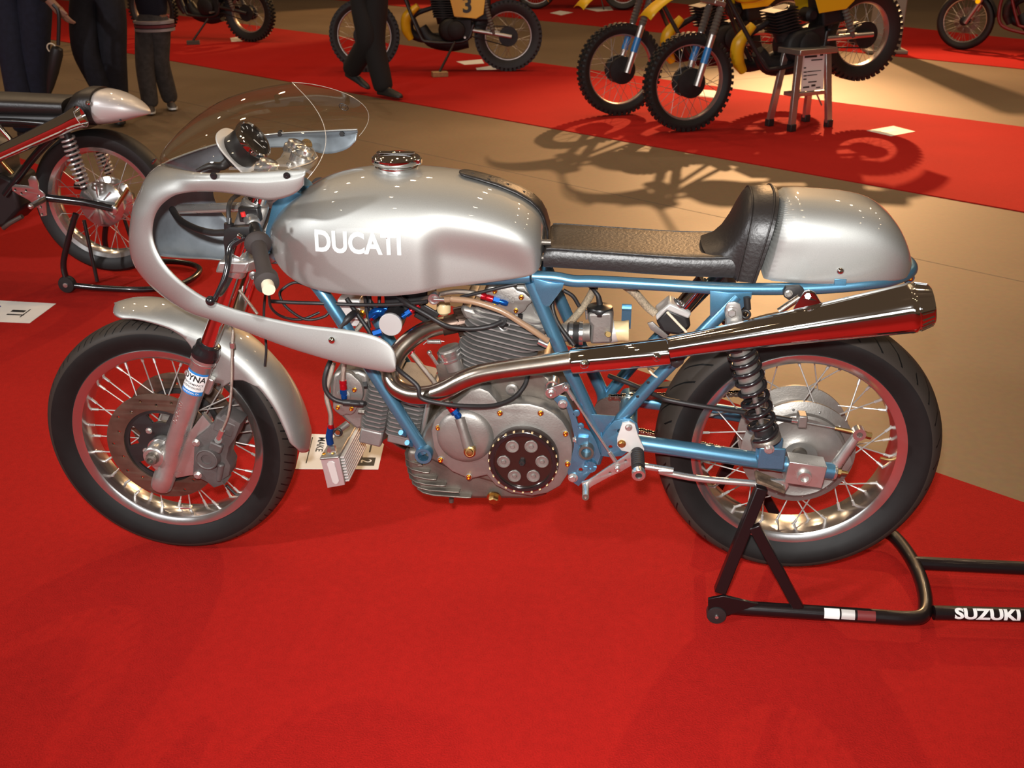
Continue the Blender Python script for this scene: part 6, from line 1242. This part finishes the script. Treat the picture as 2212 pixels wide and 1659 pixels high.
fa = G(1345, 22)+Vector((0, 0, .338)); fb_ = G(1157, 20)+Vector((0, 0, .348)); place_bike('black motorcycle far back on the farthest carpet at the top centre', fb_, fa, body=REDM, knobs=0, stand=True)
rrf = G(2075, 107)+Vector((0, 0, .315)); place_bike('road motorcycle with amber reflector and red crash bar at the right edge', rrf, rrf+Vector((1.25, -.75, 0)), body=REDM, knobs=0, street=True, stand=True)
# the number 3 bike and the red one lean on props with wooden blocks
def prop(base, top, label, wood, lb2):
    b, t = Vector(base), Vector(top)
    o = obj('prop_stand', MB().cyl(b+Vector((0, 0, .045)), t, .013, .011), DIRTY); tag(o, label, 'stand')
    w = obj('wood_block', MB().box(b+Vector((0, 0, .0225)), (.075, .05, .0222), (Vector((.94, .34, 0)), Vector((-.34, .94, 0)), Vector((0, 0, 1)))), wood, bevel=.003); tag(w, lb2, 'block')
WOOD = M('pine_block', (0.42, 0.26, 0.12), 0, .7, var=(30, .3)); WOODD = M('dark_block', (0.06, 0.05, 0.04), 0, .7)
b3 = G(950, 165); prop(b3, W(983, 90, b3.y+.12), 'thin black prop leg holding up the number 3 dirt bike', WOOD, 'pale wood block under the prop of the number 3 dirt bike')
b1 = G(418, 96); prop(b1, W(450, 40, b1.y+.12), 'thin black prop leg under the dark red dirt bike', WOODD, 'dark block under the prop of the red dirt bike')

# ------------------------------------------------------------------ aluminium stepladder stand with paper notice
LD = thing('stepladder', 'small aluminium stepladder holding up the nearest yellow dirt bike', 'stepladder', (2.5, 6.0, 0))
zr = ZZ(1600, 0, 3.6144)
l1, l2 = G(*zr(405, 1028)), G(*zr(692, 992)); dX = (l2-l1).normalized(); dY = Vector((-dX.y, dX.x, 0)); wdt = (l2-l1).length
topz = W(*zr(530, 405), l1.y+.08).z
for i, (o0, sgn) in enumerate(((0, 1), (1, -1))):
    for k, depth in enumerate((0, .24)):
        p = l1+dX*(wdt*o0)+dY*depth; q = l1+dX*(wdt*(.13 if o0 == 0 else .87))+dY*(.05 if k == 0 else .19); q.z = topz
        obj('leg', MB().prism([p+dX*-.026+Vector((0, 0, .03)), p+dX*.026+Vector((0, 0, .03)), p+dX*.026+dY*.03+Vector((0, 0, .03)), p-dX*.026+dY*.03+Vector((0, 0, .03))], q-p-Vector((0, 0, .03))), DALU, LD, bevel=.003)
        obj('foot', MB().box(p+dY*.015+Vector((0, 0, .026)), (.026, .024, .026), (dX, dY, Vector((0, 0, 1)))), RUB, LD, bevel=.004)
obj('top_tread', MB().box(l1+dX*wdt*.5+dY*.125+Vector((0, 0, topz)), (wdt*.50, .12, .020), (dX, dY, Vector((0, 0, 1)))), DALU, LD, bevel=.005)
sz = W(*zr(550, 742), l1.y+.06).z
obj('step', MB().box(l1+dX*wdt*.5+dY*.09+Vector((0, 0, sz)), (wdt*.47, .06, .014), (dX, dY, Vector((0, 0, 1)))), DALU, LD, bevel=.004)
for s in (.12, .88): obj('brace', MB().cyl(l1+dX*wdt*s+dY*.06+Vector((0, 0, sz-.10)), l1+dX*wdt*(.28 if s < .5 else .72)+dY*.07+Vector((0, 0, sz-.01)), .006), DALU, LD)
n0, n1 = l1+dX*wdt*.20+dY*.085, l1+dX*wdt*.80+dY*.085
ntz0, ntz1 = sz+.02, topz+.012; lean = dY*.045
pn = obj('notice_sheet', MB().prism([n0-dY*.05+Vector((0, 0, ntz0)), n1-dY*.05+Vector((0, 0, ntz0)), n1-dY*.02+Vector((0, 0, ntz1)), n0-dY*.02+Vector((0, 0, ntz1))], dY*.001), PAPER); tag(pn, 'white printed notice hung on the aluminium stepladder', 'notice')
def onnote(u, v): a = n0.lerp(n1, u)-dY*(.05-.03*v)-dY*.0012; a.z = ntz0+(ntz1-ntz0)*v; return a
for u, v, w, h in ((.1, .80, .55, .05), (.78, .82, .14, .12), (.40, .72, .50, .03), (.08, .55, .10, .03), (.08, .45, .14, .03), (.24, .46, .62, .02), (.08, .36, .14, .03), (.24, .37, .45, .02), (.08, .28, .14, .03), (.30, .20, .38, .03), (.08, .08, .28, .04), (.45, .10, .18, .05), (.66, .05, .2, .03)):
    obj('print_block', MB().prism([onnote(u, v), onnote(u+w, v), onnote(u+w, v+h), onnote(u, v+h)], dY*-.0006), INK, pn)
# grey post behind the lifted wheel; it throws the long shadow across the floor
pb = G(1908, 112); po = obj('post', MB().box(pb+Vector((0, 0, 1.25)), (.15, .15, 1.25)).box(pb+Vector((0, 0, .02)), (.22, .22, .02)), M('grey_post', (0.22, 0.20, 0.18), 0, .6), bevel=.01); tag(po, 'grey square post standing behind the lifted rear wheel', 'post')

# ------------------------------------------------------------------ visitors
SKINM = M('skin', (0.30, 0.155, 0.10), 0, .5, var=(8, .15))
def skinned(name, verts, edges, mat, parent=None, sub=2, root=0):
    me = bpy.data.meshes.new(name); me.from_pydata([tuple(v[:3]) for v in verts], edges, []); me.materials.append(mat)
    o = bpy.data.objects.new(name, me)
    sk = o.modifiers.new('skin', 'SKIN'); sk.use_smooth_shade = True
    lay = me.skin_vertices[0] if me.skin_vertices else None
    if lay is None:
        bm = bmesh.new(); bm.from_mesh(me); bm.verts.layers.skin.verify(); bm.to_mesh(me); bm.free(); lay = me.skin_vertices[0]
    for i, v in enumerate(verts):
        rx = v[3]; ry = v[4] if len(v) > 4 else rx; lay.data[i].radius = (rx, ry); lay.data[i].use_root = (i == root)
    q = o.modifiers.new('sub', 'SUBSURF'); q.levels = sub; q.render_levels = sub
    return link(o, parent)
def v5(p, r, r2=None): return (p[0], p[1], p[2], r, r2 or r)
def person(label, hipc, face, legs, H, trouser, top, shoe, hem=None, hand=None, stripes=False, hood=False, sole=None):
    """legs: two lists [hip, knee, ankle, toe]; hipc pelvis centre; face: unit forward vector"""
    P = Vector(hipc); f = Vector(face).normalized(); rgt = Vector((f.y, -f.x, 0)); up = Vector((0, 0, 1)); s = H/1.75
    r = thing('person', label, 'person', (P.x, P.y, min(legs[0][3][2], legs[1][3][2])-.02))
    chest = P+up*.36*s; neck = P+up*.56*s; head = P+up*.68*s+f*.02; crown = P+up*.80*s+f*.02
    V = [v5(P, .13*s, .11*s), v5(P+up*.18*s, .125*s, .10*s), v5(chest, .15*s, .11*s), v5(neck, .055*s), v5(head, .088*s, .085*s), v5(crown, .07*s)]; E = [(0, 1), (1, 2), (2, 3), (3, 4), (4, 5)]
    arms = []
    for sd in (-1, 1):
        sh_ = chest+rgt*sd*.19*s+up*.10*s; el = sh_+rgt*sd*.05*s-up*.30*s-f*.02; wr = el+f*.23*s+up*.03*s-rgt*sd*.10*s; 
        if hand is not None and sd == hand[0]: wr = Vector(hand[1]); el = (sh_+wr)/2+rgt*sd*.06*s-f*.06
        n = len(V); V += [v5(sh_, .06*s), v5(el, .045*s), v5(wr, .030*s), v5(wr+(wr-el).normalized()*.07*s, .038*s, .022*s)]; E += [(2, n), (n, n+1), (n+1, n+2), (n+2, n+3)]; arms.append((sh_, el, wr))
        dv = (wr-el).normalized(); pal = wr+dv*.085*s; ac = rgt*sd
        for k in range(4):
            o0 = pal+f*(.025-.017*k)*s; n2 = len(V); V += [v5(o0, .011*s), v5(o0+dv*.035*s-ac*.006*s, .0095*s), v5(o0+dv*(.062-.006*abs(k-1.3))*s-ac*.022*s, .0075*s)]; E += [(n+3, n2), (n2, n2+1), (n2+1, n2+2)]
        n2 = len(V); th = wr+dv*.03*s+f*.03*s; V += [v5(th, .012*s), v5(th+dv*.04*s+f*.018*s, .009*s)]; E += [(n+3, n2), (n2, n2+1)]
    for lg in legs:
        n = len(V); h, k, a, t = [Vector(q) for q in lg[:4]]; V += [v5(h, .088*s), v5(k, .056*s), v5(a, .040*s), v5(t+up*.022*s, .020*s)]; E += [(0, n), (n, n+1), (n+1, n+2), (n+2, n+3)]
    skinned('body', V, E, SKINM, r)
    # trousers
    V = [v5(P+up*.06*s, .175*s, .15*s), v5(P-up*.04*s, .175*s, .15*s)]; E = [(0, 1)]
    for lg in legs:
        n = len(V); h, k, a, t = [Vector(q) for q in lg[:4]]; V += [v5(h, .130*s), v5(h.lerp(k, .55), .118*s), v5(k, .104*s), v5(k.lerp(a, .5), .100*s), v5(a.lerp(k, .08), .096*s), v5(a-(k-a).normalized()*.045*s, .088*s)]; E += [(1, n), (n, n+1), (n+1, n+2), (n+2, n+3), (n+3, n+4), (n+4, n+5)]
    skinned('trousers', V, E, trouser, r)
    # top
    hz_ = hem if hem is not None else P.z-.02
    V = [v5(Vector((P.x, P.y, hz_)), .19*s, .155*s), v5(P+up*.16*s, .165*s, .135*s), v5(chest, .185*s, .14*s), v5(neck-up*.02*s, .075*s)]; E = [(0, 1), (1, 2), (2, 3)]
    for sh_, el, wr in arms:
        n = len(V); V += [v5(sh_, .08*s), v5(el, .062*s), v5(el.lerp(wr, .92), .050*s)]; E += [(2, n), (n, n+1), (n+1, n+2)]
    tp_ = skinned('jacket', V, E, top, r)
    if stripes:
        for i, mt in enumerate((M('knit_grey', (0.32, 0.26, 0.27), 0, .9), M('knit_maroon', (0.16, 0.03, 0.04), 0, .9), M('knit_grey', (0, 0, 0)))):
            zz = hz_-.175*s*.0+.012-.028*i
            obj('hem_stripe', MB().lathe((P.x, P.y, zz-.012), (0, 0, 1), [(.185*s, 0), (.205*s, .003), (.205*s, .022), (.185*s, .025)], 40), mt, tp_)
    # shoes: lofted soles and uppers
    for lg in legs:
        a, t = Vector(lg[2]), Vector(lg[3]); d = (t-a); d.z = 0; d.normalize(); sd = Vector((-d.y, d.x, 0)); heel = a-d*.06*s; heel.z = lg[4] if len(lg) > 4 else t.z; toe = t+d*.07*s
        rows = []
        for q, w, hh in ((-.02, .022, .05), (0, .036, .085), (.25, .040, .095), (.5, .042, .075), (.75, .047, .055), (.92, .040, .045), (1.02, .018, .03)):
            c = heel.lerp(toe, q); c.z = heel.z+(t.z-heel.z)*min(1, max(0, q)); rows.append([c+sd*(w*s*x)+up*(hh*s*z) for x, z in ((-1, 0), (-1.02, .3), (-.8, .75), (-.35, 1), (.35, 1), (.8, .75), (1.02, .3), (1, 0))])
        so = obj('shoe', MB().loft(rows), shoe, r, ang=60, sub=1)
        if sole:
            rows = [[c for c in (p[0]-sd*.003, p[0]+up*.018*s-sd*.003, p[-1]+up*.018*s+sd*.003, p[-1]+sd*.003)] for p in rows]; obj('sole', MB().loft(rows), sole, so)
    obj('hair', MB().sphere(head+up*.055*s-f*.015, .098*s, (1, 1, .85), 20), M('hair_dark', (0.03, 0.02, 0.015), 0, .6), r)
    fc = head+f*.085*s
    obj('nose', MB().sphere(fc+f*.012*s, .014*s, (1, 1, 1.4), 10), SKINM, r)
    for e in (-1, 1): obj('eye', MB().sphere(fc+rgt*e*.032*s+up*.018*s-f*.012*s, .011*s, n=10), WHITE, r); obj('ear', MB().sphere(head+rgt*e*.09*s, .026*s, (.5, .7, 1.1), 10), SKINM, r)
    obj('mouth', MB().sphere(fc-up*.042*s-f*.008*s, .018*s, (1, .6, .3), 10), M('lips', (0.40, 0.14, 0.12), 0, .5), r)
    return r
FZ = -CT
DENIM = M('dark_denim', (0.012, 0.012, 0.020), 0, .85, var=(30, .4)); NAVYJ = M('navy_denim', (0.010, 0.014, 0.032), 0, .85, var=(30, .35)); GREYJ = M('grey_denim', (0.085, 0.075, 0.075), 0, .85, var=(25, .4)); BLKP = M('black_trousers', (0.010, 0.008, 0.008), 0, .85)
JNAVY = M('navy_hoodie', (0.010, 0.010, 0.022), 0, .9); JBLK = M('black_jacket', (0.012, 0.011, 0.011), 0, .8); SHB = M('black_shoe', (0.02, 0.018, 0.017), 0, .5); SHG = M('grey_sneaker', (0.10, 0.085, 0.08), 0, .6)
def gp(px, py, y, ): return W(px, py, y)
# man in navy jeans with umbrella
y0 = 4.9; gA_ = G(60, 300, FZ); s1 = [W(26, -40, y0), W(28, 110, y0-.03), W(52, 262, y0), None]; s2 = [W(74, -40, y0), W(74, 110, y0+.02), W(74, 255, y0+.1), None]
def foot(a, dx, dy, L=.15): return Vector((a.x+dx*L, a.y+dy*L, FZ+.015))
s1[3] = foot(s1[2], .9, -.3); s2[3] = foot(s2[2], .9, -.2); s1[2].z = s2[2].z = FZ+.09
hipc = (s1[0]+s2[0])/2+Vector((0, 0, .06))
hd1 = W(117, 12, y0-.08)
person('person in navy jeans standing at the left edge holding a folded umbrella', hipc, (.9, -.35, 0), [s1, s2], 1.78, NAVYJ, JBLK, SHB, hand=(1, hd1))
ua, ub, uc = W(123, 30, y0-.10), W(124, 104, y0-.10), W(105, 205, y0-.10)
um = thing('umbrella', 'folded black umbrella hanging from the hand of the person in navy jeans', 'umbrella', tuple(uc))
obj('canopy', MB().lathe(ub, uc-ub, [(.012, -.01), (.036, .0), (.044, .04), (.038, (uc-ub).length*.5), (.026, (uc-ub).length*.8), (.012, (uc-ub).length)], 20), BLACKM, um)
obj('strap', MB().tube([ua+Vector((-.015, 0, .06)), ua+Vector((.012, 0, 0)), ub+Vector((.01, 0, .02))], .013, 8), BLACKM, um); obj('handle_loop', MB().torus(W(112, 104, y0-.10), (0, 1, .2), .032, .005, 24, 8), CREAM, um)
# person striding in dark jeans
y1_ = 5.45; a1 = [W(183, -25, y1_), W(182, 108, y1_-.10), W(238, 215, y1_+.05), None]; a2 = [W(240, -25, y1_), W(243, 108, y1_), W(252, 238, y1_+.1), None]
a2[2].z = FZ+.09; a1[3] = Vector((a1[2].x+.12, a1[2].y-.05, a1[2].z-.11)); a2[3] = foot(a2[2], .5, -.85, .12)
a1[2].z = max(a1[2].z, FZ+.13); a1[3].z = FZ+.018; a1[3].x -= .06; a1.append(FZ+.05)
person('person in black trousers and dark jacket walking beside the child', (a1[0]+a2[0])/2+Vector((0, 0, .08)), (.95, -.3, 0), [a1, a2], 1.76, DENIM, JBLK, SHB)
# child in navy hoodie
y2_ = 6.0; b1_ = [W(318, 40, y2_), W(312, 142, y2_-.03), W(325, 226, y2_), None]; b2_ = [W(345, 40, y2_), W(345, 135, y2_+.06), W(367, 212, y2_+.2), None]
b1_[2].z = FZ+.075; b2_[2].z = FZ+.085; b1_[3] = foot(b1_[2], .35, -.9, .09); b2_[3] = foot(b2_[2], .5, -.8, .09)
person('child in navy hoodie with striped hem, grey jeans and sneakers', (b1_[0]+b2_[0])/2+Vector((0, 0, .05)), (.4, -.9, 0), [b1_, b2_], 1.30, GREYJ, JNAVY, SHG, hem=W(328, 82, y2_).z+.11, stripes=True, sole=WHITE)
# walker in black in front of the number 3 bike
y3_ = 6.9; c1 = [W(775, -30, y3_), W(797, 88, y3_-.05), W(760, 150, y3_+.25), None]; c2 = [W(812, -30, y3_), W(806, 92, y3_), W(828, 185, y3_), None]
c2[2].z = .085; c2[3] = Vector((c2[2].x+.13, c2[2].y-.10, .014)); c1[2].z = .20; c1[3] = Vector((c1[2].x+.10, c1[2].y-.04, .03)); c1.append(.13)
person('person in loose black trousers walking past the number 3 bike', (c1[0]+c2[0])/2+Vector((0, 0, .06)), (.8, -.55, 0), [c1, c2], 1.74, BLKP, JBLK, SHB)
